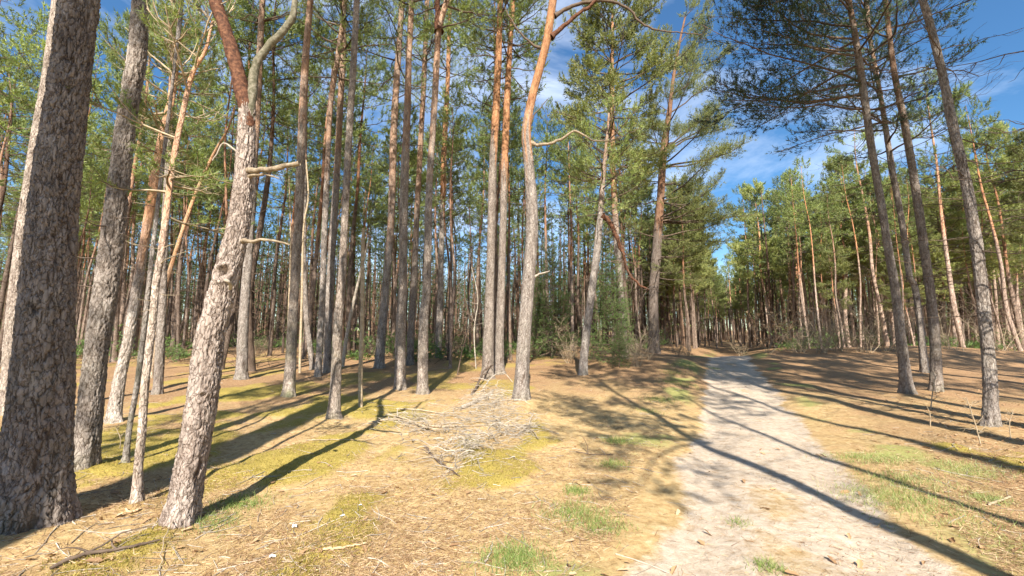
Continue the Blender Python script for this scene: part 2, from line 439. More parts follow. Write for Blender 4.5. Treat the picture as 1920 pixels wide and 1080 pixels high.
def smooth_curve(P, n):
    """Catmull-Rom through the rows of P (any number of columns)."""
    P = np.asarray(P, float)
    Q = np.vstack([2 * P[0] - P[1], P, 2 * P[-1] - P[-2]])
    out = []
    for i in range(1, len(Q) - 2):
        t = np.linspace(0, 1, 14, endpoint=False)[:, None]
        a, b, c, d = Q[i - 1], Q[i], Q[i + 1], Q[i + 2]
        out.append(0.5 * ((2 * b) + (-a + c) * t + (2 * a - 5 * b + 4 * c - d) * t ** 2 + (-a + 3 * b - 3 * c + d) * t ** 3))
    out.append(P[-1:])
    return resample(np.vstack(out), n)

def trunk_mesh(name, curve, sides, zstep_fn, amp, cw, chh, rng, z_orange=6.0, o_w=2.0, flare=0.35, green=0.0, mat=None, seed=None, knots=(), omax=1.0):
    """curve: rows x y z r relative to the tree's base, from the ground up."""
    seed = rng.random() * 50 if seed is None else seed
    zs = [-0.30]; top = curve[-1, 2]
    while zs[-1] < top: zs.append(zs[-1] + zstep_fn(zs[-1]))
    z = np.minimum(np.array(zs), top)
    cx, cy, cr = (np.interp(z, curve[:, 2], curve[:, k]) for k in (0, 1, 3))
    low = z < curve[0, 2]
    th = np.arange(sides) * TAU / sides
    Z, TH = np.meshgrid(z, th, indexing='ij')
    R = np.repeat(cr[:, None], sides, 1)
    r0 = cr[0]
    lob = 0.75 + 0.55 * np.cos(TH * 4 + seed) * np.cos(TH * 3 + seed * 2.1) + 0.25 * np.cos(TH * 2 + seed)
    R = R + flare * r0 * lob * np.exp(-np.maximum(Z, -.05) / (0.75 * r0 + 0.05))
    R = R * (1 + 0.05 * np.cos(TH * 2 + Z * 0.7 + seed) + 0.03 * np.cos(TH * 3 - Z * 1.3 + seed))
    pu = max(5, round(TAU * r0 / cw))
    U = TH / TAU * pu; Vv = Z / chh
    wu = (fbm(np.cos(TH) * 2.2 + seed, Z * 2.5 / max(chh * 8, .3) + np.sin(TH) * 2.2, 4, 3) - 0.5) * 1.8
    wv = (fbm(np.cos(TH) * 5.5 + seed, Z / chh * 0.9 + np.sin(TH) * 5.5, 6, 4) - 0.5) * 2.2
    wu = wu + (fbm(np.cos(TH) * 7 + seed, Z / chh * 1.7 + np.sin(TH) * 7, 9, 3) - 0.5) * 1.0
    f1, e, idv = cells(U + wu, Vv + wv, pu, seed)
    f1b, e2, idb = cells((U + wu) * 2, (Vv + wv) * 2.3, pu * 2, seed + 5)
    fine = fbm(U * 2.6 + seed, Vv * 4.2, 17, 4)
    plate = sstep(0.0, 0.16, e - 0.10 * (fine - 0.45)) * sstep(0.20, 0.34, fbm(U * .45 + 7, Vv * .5, 23, 3) + .06)
    k = 1 - sstep(z_orange - 1, z_orange + 3, Z) * 0.85
    rid = 1 - np.abs(fbm(U * 1.0 + wu, Vv * .38, 33, 3) - .5) * 5
    fis = sstep(.55, .95, rid)
    disp = (plate * (0.45 + 0.5 * idv) + 0.12 * sstep(0.0, 0.12, e2) * plate + 0.10 * idb + 1.1 * (fine - .5) - 0.7 * fis) * amp * k
    disp = disp + (fbm(U * 1.1, Vv * 3.0, 7, 3) - 0.5) * amp * 0.5
    disp = disp + (fbm(np.cos(TH) * 1.5 + 9, Z * 1.1 + np.sin(TH) * 1.5, 12, 2) - 0.5) * R * 0.14
    for (kz, ka, kr, kd) in knots:   # scars: raised ring round a hollow
        da = np.angle(np.exp(1j * (TH - ka))) * np.interp(kz, curve[:, 2], curve[:, 3]); dd = np.hypot(da, (Z - kz) * 0.8)
        disp = disp + kd * np.exp(-((dd - kr) / (kr * 0.35)) ** 2) - kd * 2.0 * np.exp(-(dd / (kr * 0.65)) ** 2)
    R = R + disp - amp * 0.7
    V = np.stack([cx[:, None] + R * np.cos(TH), cy[:, None] + R * np.sin(TH), Z], -1)
    n, s = V.shape[:2]
    i0 = np.arange(n - 1)[:, None] * s + np.arange(s)[None, :]
    i1 = np.arange(n - 1)[:, None] * s + ((np.arange(s) + 1) % s)[None, :]
    q = np.stack([i0, i1, i1 + s, i0 + s], -1).reshape(-1, 4)
    org = sstep(z_orange - o_w, z_orange + o_w, Z + (fbm(U * .5, Z * 0.6, 31, 3) - 0.5) * 3)
    org = org * omax
    gm = green * (1 - sstep(0.2, 2.5, Z))
    col = np.stack([plate * (1 - .6 * fis) * np.ones_like(Z), idv, org, gm], -1)
    return make_mesh(name, V.reshape(-1, 3), [q], [mat or M_BARK], {'bark': ('FLOAT_COLOR', col)})

# ------------------------------------------------------------------ crown growing
def grow_crown(curve, rng, z0, z1, nb, lmax, bias=None, bias_amt=0.0, dens=1.0, shape='round', droop=0.0, bare=0.35, sparse_low=0.5, twl=1.0, tier=0.42):
    """Branches and tufts round a trunk curve between heights Z0 and Z1. Returns Tubes, tuft positions, directions, tones."""
    tb = Tubes(); TP, TD, TT = [], [], []
    zz = z0 + (z1 - z0) * (np.sort(rng.random(nb)) ** 0.85)
    zz = np.round(zz / tier) * tier + rng.normal(size=nb) * (.06 if tier < 1 else .14)        # loose whorls
    zz = np.clip(zz, z0, z1 - 0.05)
    az = rng.random() * TAU
    for z in zz:
        az += 2.4 + rng.normal() * 0.5
        a = az
        if bias is not None and rng.random() < bias_amt: a = bias + rng.normal() * 0.6
        f = (z - z0) / max(z1 - z0, .01)
        if shape == 'round': prof = math.sqrt(max(0.0, 1 - (max(f - 0.30, 0) / 0.72) ** 2)) * (0.7 + 0.3 * min(1, f / 0.25))
        elif shape == 'cone': prof = (1 - f) ** 0.75 + 0.05
        else: prof = (1 - f) ** 0.5 * (0.75 + 0.25 * math.sin(f * 9))
        L = lmax * max(prof, 0.12) * (0.65 + 0.5 * rng.random())
        if bias is not None: L *= 1 + 0.35 * math.cos(a - bias)
        p0 = np.array([np.interp(z, curve[:, 2], curve[:, k]) for k in range(3)]); tr = np.interp(z, curve[:, 2], curve[:, 3])
        el0 = -0.15 + 0.85 * f - droop + rng.normal() * 0.12; el1 = el0 + 0.25 + rng.normal() * 0.2 - droop
        n = 8
        P = curve_pts(p0, a, el0, el1, L, n, rng)
        r0 = min(tr * 0.45, 0.010 + 0.012 * L)
        tb.add(P, np.linspace(r0, 0.005, n), 5 if L > 1.2 else 4, rng.random())
        ntw = max(4, int(L * 7 * dens))
        lowsp = sparse_low + (1 - sparse_low) * min(1, f / 0.35)
        for i in range(ntw):
            t = bare * (0.6 + 0.4 * rng.random()) + (1 - bare) * (i + rng.random()) / ntw
            t = min(t, 0.995); q = t * (n - 1); j = int(q); b = P[j] + (P[j + 1] - P[j]) * (q - j)
            side = 1 if i % 2 else -1
            dirv = P[j + 1] - P[j]; ba = math.atan2(dirv[1], dirv[0]); be = math.asin(max(-1, min(1, dirv[2] / (np.linalg.norm(dirv) + 1e-9))))
            tl = (0.30 + 0.42 * L * (1 - t) + 0.18 * rng.random()) * twl
            T = curve_pts(b, ba + side * (0.75 + 0.3 * rng.random()), be + rng.normal() * 0.3, be + 0.45 + rng.normal() * 0.25, tl, 4, rng, 0.18)
            tb.add(T, np.linspace(0.007, 0.0035, 4), 3, rng.random())
            if rng.random() > lowsp: continue
            nt = max(2, int(tl * 8 * dens))
            tone = np.clip(0.45 + 0.25 * (rng.random() - 0.5), 0, 1)
            for k in range(nt):
                s = 0.3 + 0.7 * (k + 1) / nt; qq = s * 3; jj = min(int(qq), 2)
                b2 = T[jj] + (T[jj + 1] - T[jj]) * (qq - jj); d2 = T[jj + 1] - T[jj]
                off = rng.normal(size=3) * 0.07 * tl * (1.0 if k < nt - 1 else 0)
                TP.append(b2 + off); TD.append(d2 / (np.linalg.norm(d2) + 1e-9) + off * 4 + (0, 0, 0.25)); TT.append(tone + 0.15 * rng.random())
    return tb, np.array(TP), norm(np.array(TD)), np.array(TT)

def dead_branches(curve, rng, z0, z1, nb, lmin, lmax, tb=None, tone=0.5, sub=True, rmax=0.012, bias=None, el=(-0.1, 0.3)):
    tb = tb or Tubes()
    for i in range(nb):
        z = z0 + (z1 - z0) * rng.random(); a = rng.random() * TAU
        if bias is not None and rng.random() < 0.5: a = bias + rng.normal() * 0.5
        L = lmin + (lmax - lmin) * rng.random() ** 1.6
        p0 = np.array([np.interp(z, curve[:, 2], curve[:, k]) for k in range(3)]); tr = np.interp(z, curve[:, 2], curve[:, 3])
        e0 = el[0] + rng.normal() * 0.2; P = curve_pts(p0, a, e0, e0 + el[1], L + tr, 7, rng, 0.16)
        r0 = rmax * (0.5 + 0.5 * L / lmax)
        tb.add(P, np.linspace(r0, r0 * 0.25, 7), 5 if L > 0.6 else 4, tone + 0.3 * (rng.random() - .5))
        if sub and L > 0.45:
            for k in range(int(2 + L * 4)):
                t = 0.3 + 0.7 * rng.random(); q = t * 6; j = min(int(q), 5); b = P[j] + (P[j + 1] - P[j]) * (q - j)
                Q = curve_pts(b, a + rng.choice([-1, 1]) * (0.4 + 0.6 * rng.random()), e0 + rng.normal() * 0.4, e0 + 0.3, L * (0.15 + 0.3 * rng.random()), 4, rng, 0.25)
                tb.add(Q, np.linspace(r0 * 0.35, 0.0022, 4), 3, tone)
    return tb

# ------------------------------------------------------------------ ground: one sheet, cut into forest floor and sandy track
def build_ground():
    rng = np.random.default_rng(1)
    ys = [-40.0, -25, -16, -10, -6, -3, -1, 0.5, 1.6, 2.2]
    while ys[-1] < 3000: ys.append(ys[-1] + max(0.030, ys[-1] * 0.0095) * (1 if ys[-1] < 60 else 8))
    ys = np.array(ys)
    xr = [0.0]
    while xr[-1] < 3000: xr.append(xr[-1] + (0.040 if xr[-1] < 7 else 0.040 + (xr[-1] - 7) * 0.035))
    xr = np.array(xr); xs = np.concatenate([-xr[:0:-1], xr])
    X, Y = np.meshgrid(xs, ys)
    Z = ground_h(X, Y)
    off = np.abs(track_off(X, Y)); rag = (fbm(X * 1.4, Y * 1.4, 40, 4) - 0.5) * 0.9
    near = 1 - sstep(25, 60, np.hypot(X, Y))
    tr = 1 - sstep(0.66, 1.10, off + rag * 0.55 + 0.1 * (Y < 0))
    tr0 = tr.copy(); tr = tr * (1 - 0.75 * sstep(22, 30, Y))
    tr = tr * (0.75 + 0.25 * sstep(.35, .5, fbm(X * 1.2, Y * 1.2, 71, 4)))
    mid = np.exp(-(track_off(X, Y) / 0.27) ** 2) * sstep(0.32, 0.52, fbm(X * 1.1, Y * 1.1, 44, 3))
    moss = moss_mask(X, Y) * near + 0.35 * (1 - near) * 0
    so = track_off(X, Y)
    gr = np.exp(-((off - 1.5) / 0.5) ** 2) * sstep(0.45, 0.62, fbm(X * 0.9, Y * 0.9, 50, 3)) + 0.5 * mid * sstep(6, 9, Y)
    gr = gr + sstep(1.6, 2.2, so) * (1 - sstep(3.6, 4.6, so)) * (1 - sstep(5, 8, Y)) * sstep(0.4, 0.6, fbm(X * 0.8, Y * 0.8, 52, 3)) * 0.9
    need = 0.25 + 0.55 * sstep(8, 15, Y) + 0.25 * sstep(1.4, 2.2, so) + 0.3 * sstep(-3, -6, X) 
    need = need + .25 * (fbm(X * .5, Y * .5, 90, 4) - .4) - .12 * np.exp(-((so + 2.4) / 1.2) ** 2) * (1 - sstep(7, 10, Y))
    need = np.clip(need + sstep(18, 25, Y) * 0.5, 0, 1)
    col = np.stack([np.clip(tr - 0.32 * mid, 0, 1), moss * (1 - tr), np.clip(gr, 0, 1), need], -1)
    ny, nx = X.shape
    i = (np.arange(ny - 1)[:, None] * nx + np.arange(nx - 1)[None, :])
    q = np.stack([i, i + 1, i + nx + 1, i + nx], -1)
    cx = X[:-1, :-1]; cy = Y[:-1, :-1]
    on = (tr0[:-1, :-1] > 0.45) & (cy > -12) & (cy < 120)
    V = np.stack([X, Y, Z], -1).reshape(-1, 3); A = col.reshape(-1, 4)
    for name, sel in (('forest_floor', ~on), ('sandy_track', on)):
        f = q[sel]; u, inv = np.unique(f, return_inverse=True)
        me = make_mesh(name, V[u], [inv.reshape(-1, 4)], [M_GROUND], {'gmask': ('FLOAT_COLOR', A[u])})
        tag(link(name, me), kind='structure')
build_ground()

# ------------------------------------------------------------------ the pines that can be told apart
def project(P):
    c, s = math.cos(PITCH), math.sin(PITCH)
    x, y, z = P[0], P[1], P[2] - CAM_H
    d = y * c + z * s; v = -y * s + z * c
    return 960 + F_PX * x / d, 540 - F_PX * v / d

def hero_curve(pts, H, lean_y=0.0, depth_y=None):
    b = on_ground(pts[0][0], pts[0][1])
    Y = b[1]
    rows = []
    for (px, py, w) in pts:
        P = on_plane(px, py, Y) if rows else b
        fw = P[1] * math.cos(PITCH) + (P[2] - CAM_H) * math.sin(PITCH)
        R = (0.94 if b[1] < 5.5 else 0.84) * w * fw / (2 * F_PX) * math.cos(math.atan2(P[0], P[1]))
        rows.append([P[0] - b[0], lean_y * (P[2] - b[2]), P[2] - b[2], R])
    rows[0][2] = 0.0
    rows = np.array(rows)
    last = rows[-1]; d = (rows[-1] - rows[-2])[:2] / max(rows[-1, 2] - rows[-2, 2], .01)
    vis = last[2]
    if H > last[2] + 0.5:
        for k in range(1, 6):
            f = k / 5; z = last[2] + (H - last[2]) * f
            rows = np.vstack([rows, [last[0] + d[0] * (z - last[2]) * (1 - 0.4 * f), last[1] + d[1] * (z - last[2]), z, last[3] * (1 - f) ** 0.8 + 0.012]])
    return b, smooth_curve(rows, 60), vis

HERO = []     # (photo x of the base, depth, short name)
def hero(label, short, pts, H=18.0, seed=0, z0=None, nb=30, lmax=2.2, z_or=7.0, o_w=1.5, amp=0.012, cell=0.05, dead=14, dead_z=(1.5, 9), dead_l=(0.15, 0.9),
         crown=True, bias=None, bias_amt=0.0, flare=0.35, green=0.2, shape='round', dens=1.0, sides=None, mat=None, needle=None, knots=(), group=None,
         bmat=None, lean_y=0.0, sparse_low=0.7, tl=0.12, tw=0.018, per=9, droop=0.0, dead_mat=None, dead_r=0.012, twl=1.0, omax=0.5, tint=(1, 1, 1), bare=.35, tier=.42):
    rng = np.random.default_rng(1000 + seed)
    b, cv, vis = hero_curve(pts, H, lean_y)
    H = max(H, float(cv[-1, 2])) if crown else H
    root = empty('pine_tree', b, label, 'tree', group)
    pxw = max(p[2] for p in pts) * 0.533
    if sides is None: sides = int(np.clip(pxw * 3.2, 16, 220))
    st = max(0.006, b[1] / 421 * 1.3)
    me = trunk_mesh('trunk', cv, sides, lambda z: st if z < vis + 0.3 else 0.25, amp, cell, cell * 2.5, rng, z_or, o_w, flare, green, mat, knots=knots, omax=omax)
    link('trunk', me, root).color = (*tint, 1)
    if dead:
        for q in range(dead):
            tb = dead_branches(cv, rng, dead_z[0], min(dead_z[1], cv[-1, 2] * .9), 1, dead_l[0], dead_l[1], rmax=dead_r)
            link('dead_branch', tb.mesh('dead_branch', dead_mat or M_BRANCH), root)
    if crown:
        tb, P, D, T = grow_crown(cv, rng, z0 or H * 0.62, H, nb, lmax, bias, bias_amt, dens, shape, droop, sparse_low=sparse_low, twl=twl, bare=bare, tier=tier)
        link('branches', tb.mesh('branches', bmat or M_BRANCH), root)
        link('crown', tufts_mesh('crown', P, D, T, rng, needle or M_NEEDLE, per, tl, tw), root)
    HERO.append((project(b)[0], b[1], short))
    return root, cv, b

def branch_part(root, b, pix, Y, r0, r1, mat, name='branch', n=16, sides=8, rng=None, wob=0.0, yoff=None):
    """A limb drawn through photo points on the tree's own plane (optionally swinging towards or away from it)."""
    P = []
    for i, (px, py) in enumerate(pix):
        y = Y + (yoff[i] if yoff else 0)
        P.append(on_plane(px, py, y) - b)
    P = smooth_curve(np.array(P), n * 2)[:]; n = n * 2
    q = np.arange(n) * .5
    P = P + (np.stack([fbm(q, np.zeros(n) + e + pix[0][0], 7, 3) for e in (1, 5, 9)], -1) - .5) * r0 * 1.3 * np.minimum(np.arange(n) / 4, 1)[:, None]
    if rng is not None: P[2:] += rng.normal(size=(n - 2, 3)) * wob
    tb = Tubes(); tb.add(P, np.linspace(r0, r1, n) * (1 + .35 * (fbm(q * 1.7, np.zeros(n) + pix[0][1], 5, 3) - .5)) * (1 + .6 * np.exp(-np.arange(n) / 1.6)), sides, 0.5)
    return tb, P, link(name, tb.mesh(name, mat), root)

# --- left side
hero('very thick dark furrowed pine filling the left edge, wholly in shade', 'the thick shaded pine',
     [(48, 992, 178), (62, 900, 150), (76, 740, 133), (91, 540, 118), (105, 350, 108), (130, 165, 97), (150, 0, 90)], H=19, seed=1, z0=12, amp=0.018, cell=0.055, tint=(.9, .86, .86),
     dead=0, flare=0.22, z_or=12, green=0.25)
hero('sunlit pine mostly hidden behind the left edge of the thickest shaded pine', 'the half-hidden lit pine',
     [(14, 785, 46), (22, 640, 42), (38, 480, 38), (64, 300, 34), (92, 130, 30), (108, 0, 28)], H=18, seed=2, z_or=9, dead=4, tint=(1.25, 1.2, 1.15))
hero('big grey furrowed pine, second from the left, sunlit below and shade-dappled above', 'the second grey pine',
     [(157, 887, 58), (172, 740, 52), (184, 640, 49), (200, 540, 50), (214, 415, 47), (229, 290, 44), (240, 200, 43), (258, 100, 42), (264, 0, 38)], H=18, seed=3,
     amp=0.014, cell=0.045, z_or=11, dead=5, dead_z=(1.0, 5), dead_l=(.2, .8), flare=0.25, z0=11.5)
r3, cv3, b3 = hero('bushy-topped young pine with a peach-coloured upper stem, behind a crooked pale stem', 'the peach-stemmed pine',
     [(212, 792, 34), (226, 700, 30), (240, 640, 27), (255, 550, 26), (268, 470, 25), (285, 370, 25), (300, 280, 23), (318, 200, 20), (328, 130, 18), (335, 60, 14), (338, 0, 10)], H=8.4, seed=4,
     z0=4.6, nb=44, lmax=1.2, z_or=2.9, o_w=.8, omax=.75, tint=(1.6, 1.6, 1.6), dead=16, dead_z=(2.5, 5.5), dead_l=(.3, 1.2), bmat=M_PALE, dens=1.3, sparse_low=0.85, tl=.085, tw=.009, per=22, dead_mat=M_PALE, twl=0.7)
r4, cv4, b4 = hero('slim crooked pale stem rising just left of the leaning knot-hole pine', 'the crooked pale stem',
     [(256, 953, 23), (259, 880, 19), (265, 820, 18), (272, 720, 17), (285, 615, 16), (292, 540, 16), (302, 480, 16), (312, 400, 15), (325, 300, 14), (340, 225, 13), (360, 140, 12), (385, 95, 9), (398, 40, 6)], H=5.0, seed=5,
     z0=2.6, nb=16, lmax=0.8, z_or=2.3, o_w=.8, omax=.6, tint=(1.7, 1.65, 1.6), dead=14, dead_z=(1.6, 4.3), dead_l=(.15, .8), bmat=M_PALE, dens=1.3, amp=.005, cell=.03, sparse_low=0.8, tl=.075, tw=.008, per=18, dead_mat=M_PALE, dead_r=.006, twl=.6)
hero('thin dark mossy stem leaning right between two grey pines', 'the thin mossy stem',
     [(234, 876, 14), (243, 800, 12), (258, 715, 12), (272, 600, 11), (286, 470, 10), (300, 350, 9), (318, 200, 8), (330, 100, 7)], H=7, seed=6, crown=False, dead=10,
     dead_z=(1, 5), dead_l=(.2, .9), green=1.0, z_or=20, amp=.004, cell=.03, dead_r=.006)
hero('pine whose base shows right behind the crooked pale stem', 'the pine behind the pale stem',
     [(296, 738, 23), (301, 640, 21), (304, 560, 20), (308, 450, 19), (316, 300, 17), (322, 150, 16), (326, 0, 14)], H=17, seed=7, z_or=7, dead=12)
hero('thin bare pale pole leaning far right behind the knot-hole pine', 'the thin leaning pole',
     [(284, 712, 12), (298, 600, 11), (312, 530, 11), (340, 440, 10), (368, 360, 9), (400, 290, 8), (428, 240, 6), (440, 200, 4)], H=5, seed=8, crown=False, dead=9,
     dead_z=(1.5, 6), dead_l=(.2, 1.0), z_or=1.5, tint=(1.5, 1.35, 1.1), amp=.003, cell=.03, dead_mat=M_PALE, dead_r=.006)

# --- the leaning pine with the knot hole: trunk, a red upper limb, a grey fork, stubs
r8, cv8, b8 = hero('leaning grey pine with a knot hole, broken stubs and a red-brown upper stem', 'the leaning knot-hole pine',
     [(338, 988, 78), (350, 920, 67), (364, 840, 66), (382, 740, 65), (394, 640, 60), (414, 560, 54), (432, 490, 50), (447, 425, 46), (456, 350, 41), (460, 290, 37), (463, 215, 34), (464, 195, 30)], H=3.2, seed=9,
     amp=0.013, cell=0.042, tint=(1.3, 1.24, 1.22), crown=False, dead=0, flare=0.22, z_or=30, green=0.0, knots=((2.02, math.radians(-75), 0.058, 0.03), (1.0, math.radians(-60), 0.03, 0.012)))
Y8 = b8[1]
k8 = Y8 / F_PX
def limb8(pix, w0, w1, mat, name, label=None, n=60, yoff=None):
    P = np.array([np.append(on_plane(px, py, Y8 + (yoff[i] if yoff else 0)) - b8, 0) for i, (px, py) in enumerate(pix)])
    c = smooth_curve(P, n)[:, :3]
    tb = Tubes(); R = np.linspace(w0, w1, n) * k8 / 2
    R = R * (1 + 0.35 * (fbm(np.arange(n) * 0.8, np.zeros(n) + w0, 3, 3) - 0.5)) * (1 + (.5 if 'broken' in name else 0) * np.exp(-np.arange(n) / (n * .07)))
    c = c + (np.stack([fbm(np.arange(n) * .3, np.zeros(n) + q, 7, 3) for q in (1, 5, 9)], -1) - 0.5) * 0.02
    tb.add(c, R, 14, 0.5)
    o = link(name, tb.mesh(name, mat), r8)
    if label: o['label'] = label
    return o, c
limb8([(464, 240), (460, 195), (452, 165), (440, 115), (425, 65), (404, 5), (380, -60), (362, -160), (360, -300)], 29, 17, M_RED, 'upper_stem', 'dark red-brown upper stem bending left')
limb8([(464, 245), (469, 205), (473, 165), (480, 120), (500, 90), (530, 58), (549, 32), (553, 0), (560, -60), (575, -150)], 19, 7, M_FORK, 'fork', 'pale grey bent fork')
limb8([(455, 322), (480, 319), (500, 318), (535, 311), (561, 306)], 12, 8, M_LIMB, 'broken_branch', n=30, yoff=[0, -.1, -.16, -.2, -.22])
limb8([(458, 334), (485, 327), (505, 329), (523, 334)], 9, 2, M_LIMB, 'broken_branch', n=20, yoff=[0, -.1, -.15, -.15])
limb8([(450, 452), (470, 452), (500, 450), (525, 453), (544, 460)], 9, 3, M_LIMB, 'broken_branch', n=24, yoff=[0, -.12, -.16, -.16, -.15])
limb8([(452, 300), (440, 282), (420, 268), (408, 285), (398, 300)], 5, 2, M_DEAD, 'twig', n=20)
limb8([(432, 540), (428, 528), (420, 524)], 8, 5, M_DEAD, 'twig', n=10, yoff=[-.1, -.2, -.2])
# its crown high above the frame
cvu = np.array([[on_plane(362, -160, Y8)[0] - b8[0], 0.0, 4.5, .05], [-.1, 0, 9.5, .01]])
rng = np.random.default_rng(77)
tb, P, D, T = grow_crown(smooth_curve(np.vstack([cvu[0], cvu.mean(0), cvu[1]]), 20), rng, 6.3, 9.4, 16, 1.3)
cw8 = cvu.mean(0)
tb.add(smooth_curve(np.array([[on_plane(360, -300, Y8)[0] - b8[0], 0, on_plane(360, -300, Y8)[2] - b8[2]], [cw8[0], 0, 7.0], [-.1, 0, 9.5]]), 12), np.linspace(.04, .01, 12), 8)
link('branches', tb.mesh('branches', M_BRANCH), r8); link('crown', tufts_mesh('crown', P, D, T, rng, M_NEEDLE), r8)

hero('pine standing directly behind the knot-hole pine, its foot showing at right', 'the pine behind the knot-hole pine',
     [(452, 712, 26), (456, 620, 24), (461, 540, 22), (468, 440, 21), (476, 300, 19), (486, 120, 17), (492, 0, 15)], H=18, seed=10, dead=14)
hero('straight pine with a greenish foot and pinkish upper trunk, two bare sticks beside it', 'the green-footed pine',
     [(542, 746, 30), (547, 640, 25), (552, 540, 21), (561, 400, 20), (564, 300, 19), (568, 200, 19), (573, 110, 18), (578, 50, 16), (582, 0, 15)], H=18, seed=11, z_or=6.5, tint=(1.15, 1.12, 1.08), dead=14, green=.9, amp=.008)
hero('short slanting trunk foot between the green-footed pine and a close pair', 'the slanting small trunk',
     [(587, 693, 14), (580, 640, 13), (574, 590, 12), (570, 480, 11), (572, 300, 10), (574, 100, 9)], H=14, seed=12, z_or=8, dead=16, nb=20, lmax=1.4)
hero('left trunk of the close pair, bending right towards its top', 'the left one of the pair',
     [(596, 706, 17), (601, 620, 15), (605, 540, 14), (612, 350, 13), (620, 200, 13), (634, 100, 13), (645, 20, 12), (650, -60, 11)], H=17, seed=13, z_or=7, dead=14)
hero('right trunk of the close pair, straight, grey-brown', 'the right one of the pair',
     [(613, 700, 20), (615, 605, 18), (618, 540, 17), (630, 350, 16), (638, 200, 15), (643, 100, 14), (644, 0, 13)], H=18, seed=14, z_or=7, dead=12)
hero('pale grey pine with a clean sunlit trunk, right in front of the close pair', 'the pale clean pine',
     [(625, 790, 27), (630, 700, 23), (635, 590, 20), (641, 530, 18), (648, 375, 17), (656, 225, 16), (664, 100, 14), (669, 0, 13)], H=16, seed=15, z_or=8.5, tint=(1.15, 1.12, 1.08), dead=10, amp=.008, green=.4)
hero('dark red-brown pine in shade just right of the short greenish snag', 'the dark red pine',
     [(710, 692, 21), (716, 620, 19), (723, 540, 18), (734, 400, 17), (738, 250, 16), (747, 100, 15), (754, 0, 14)], H=18, seed=16, z_or=5, dead=18)
hero('upright pine with a grey foot and reddish top, left of two bright middle pines', 'the left middle pine',
     [(750, 729, 27), (752, 590, 22), (755, 540, 19), (758, 350, 18), (764, 200, 16), (767, 100, 15), (772, 0, 13)], H=18, seed=17, z_or=6.5, tint=(1.15, 1.12, 1.08), dead=12, amp=.008)
hero('dim pine showing between the two bright middle pines', 'the dim middle pine',
     [(768, 684, 16), (772, 600, 15), (776, 540, 14), (783, 375, 13), (791, 225, 12), (797, 100, 12), (801, 0, 11)], H=18, seed=18, z_or=6, dead=18)
r19, cv19, b19 = hero('slender bright pine forking near the top of the picture, right of the middle', 'the forking bright pine',
     [(792, 739, 24), (795, 590, 20), (800, 540, 18), (805, 350, 16), (813, 225, 15), (819, 110, 14), (824, 50, 13), (838, 0, 12), (850, -60, 9)], H=16, seed=19, z_or=6.0, tint=(1.15, 1.12, 1.08), o_w=2.5, dead=10, amp=.007)
branch_part(r19, b19, [(823, 60), (821, 30), (820, -20), (818, -90)], b19[1], .09, .05, M_RED, 'fork')
hero('thin orange-topped pine behind the forking bright pine', 'the orange-topped thin pine',
     [(822, 672, 15), (824, 600, 14), (826, 540, 13), (832, 300, 12), (839, 165, 11), (842, 60, 10), (844, 0, 9)], H=18, seed=20, z_or=8, omax=1.0, o_w=1, dead=16)
hero('left of the twin pines, grey below and bright orange above', 'the left twin pine',
     [(914, 712, 26), (917, 600, 22), (919, 530, 20), (923, 350, 18), (930, 200, 16), (935, 100, 15), (938, 0, 13)], H=18, seed=21, z_or=7.6, omax=1.0, o_w=.7, dead=12, amp=.008)
hero('right of the twin pines, thinner, with a peach-orange upper trunk', 'the right twin pine',
     [(935, 702, 22), (937, 620, 19), (940, 540, 18), (945, 350, 16), (950, 200, 15), (957, 75, 13), (962, 0, 12)], H=18, seed=22, z_or=7.0, omax=1.0, o_w=.8, dead=26, dead_z=(6, 12), dead_l=(.5, 1.6))
r23, cv23, b23 = hero('bowed pine bending right at the top, orange above grey, beside the brushwood', 'the bowed orange pine',
     [(977, 755, 36), (980, 690, 31), (985, 600, 28), (991, 520, 27), (997, 440, 26), (997, 375, 25), (991, 300, 23), (987, 245, 21), (997, 185, 20), (1010, 135, 20), (1025, 75, 19), (1037, 0, 18), (1046, -70, 15)],
     H=15, seed=23, z_or=6.0, omax=1.0, o_w=.6, dead=6, dead_z=(2, 6), dead_l=(.2, .5), amp=.009, z0=11.5)
Y23 = b23[1]
branch_part(r23, b23, [(996, 268), (1015, 272), (1050, 262), (1068, 250), (1085, 248), (1110, 262), (1150, 262), (1200, 240)], Y23, .042, .006, M_LIMB, yoff=[0, -.1, -.2, -.3, -.3, -.3, -.4, -.4], n=26)
branch_part(r23, b23, [(1033, 70), (1050, 55), (1075, 35), (1100, 14), (1125, -5), (1150, -30)], Y23, .06, .03, M_RED, n=18)
branch_part(r23, b23, [(1040, 30), (1060, 18), (1090, 6), (1130, 0), (1170, 10), (1192, 32), (1215, 50), (1260, 60), (1315, 64)], Y23, .05, .01, M_BRANCH, n=30)
branch_part(r23, b23, [(994, 235), (1002, 215), (1015, 200), (1028, 184)], Y23, .025, .006, M_BRANCH, n=10)
branch_part(r23, b23, [(1000, 520), (1012, 514), (1030, 508)], Y23, .03, .01, M_DEAD, n=8)
branch_part(r23, b23, [(1022, 92), (1000, 84), (975, 60), (960, 40), (945, 10)], Y23, .035, .012, M_BRANCH, n=14)
r24, cv24, b24 = hero('leaning grey pine with a hanging tangle of red-brown broken limbs', 'the broken leaning pine',
     [(1093, 706, 21), (1097, 650, 19), (1101, 610, 18), (1110, 540, 17), (1119, 475, 16), (1126, 400, 13), (1130, 340, 12), (1137, 270, 9), (1142, 210, 5)], H=9, seed=24, z0=5.4, nb=34, lmax=1.7, dead=10, z_or=6, dead_l=(.3, 1.6), dead_z=(2, 6))
rng = np.random.default_rng(5)
tb, P, _ = branch_part(r24, b24, [(1128, 405), (1142, 415), (1155, 440), (1165, 470), (1185, 520), (1215, 545)], b24[1], .09, .03, M_RED, 'broken_limb')
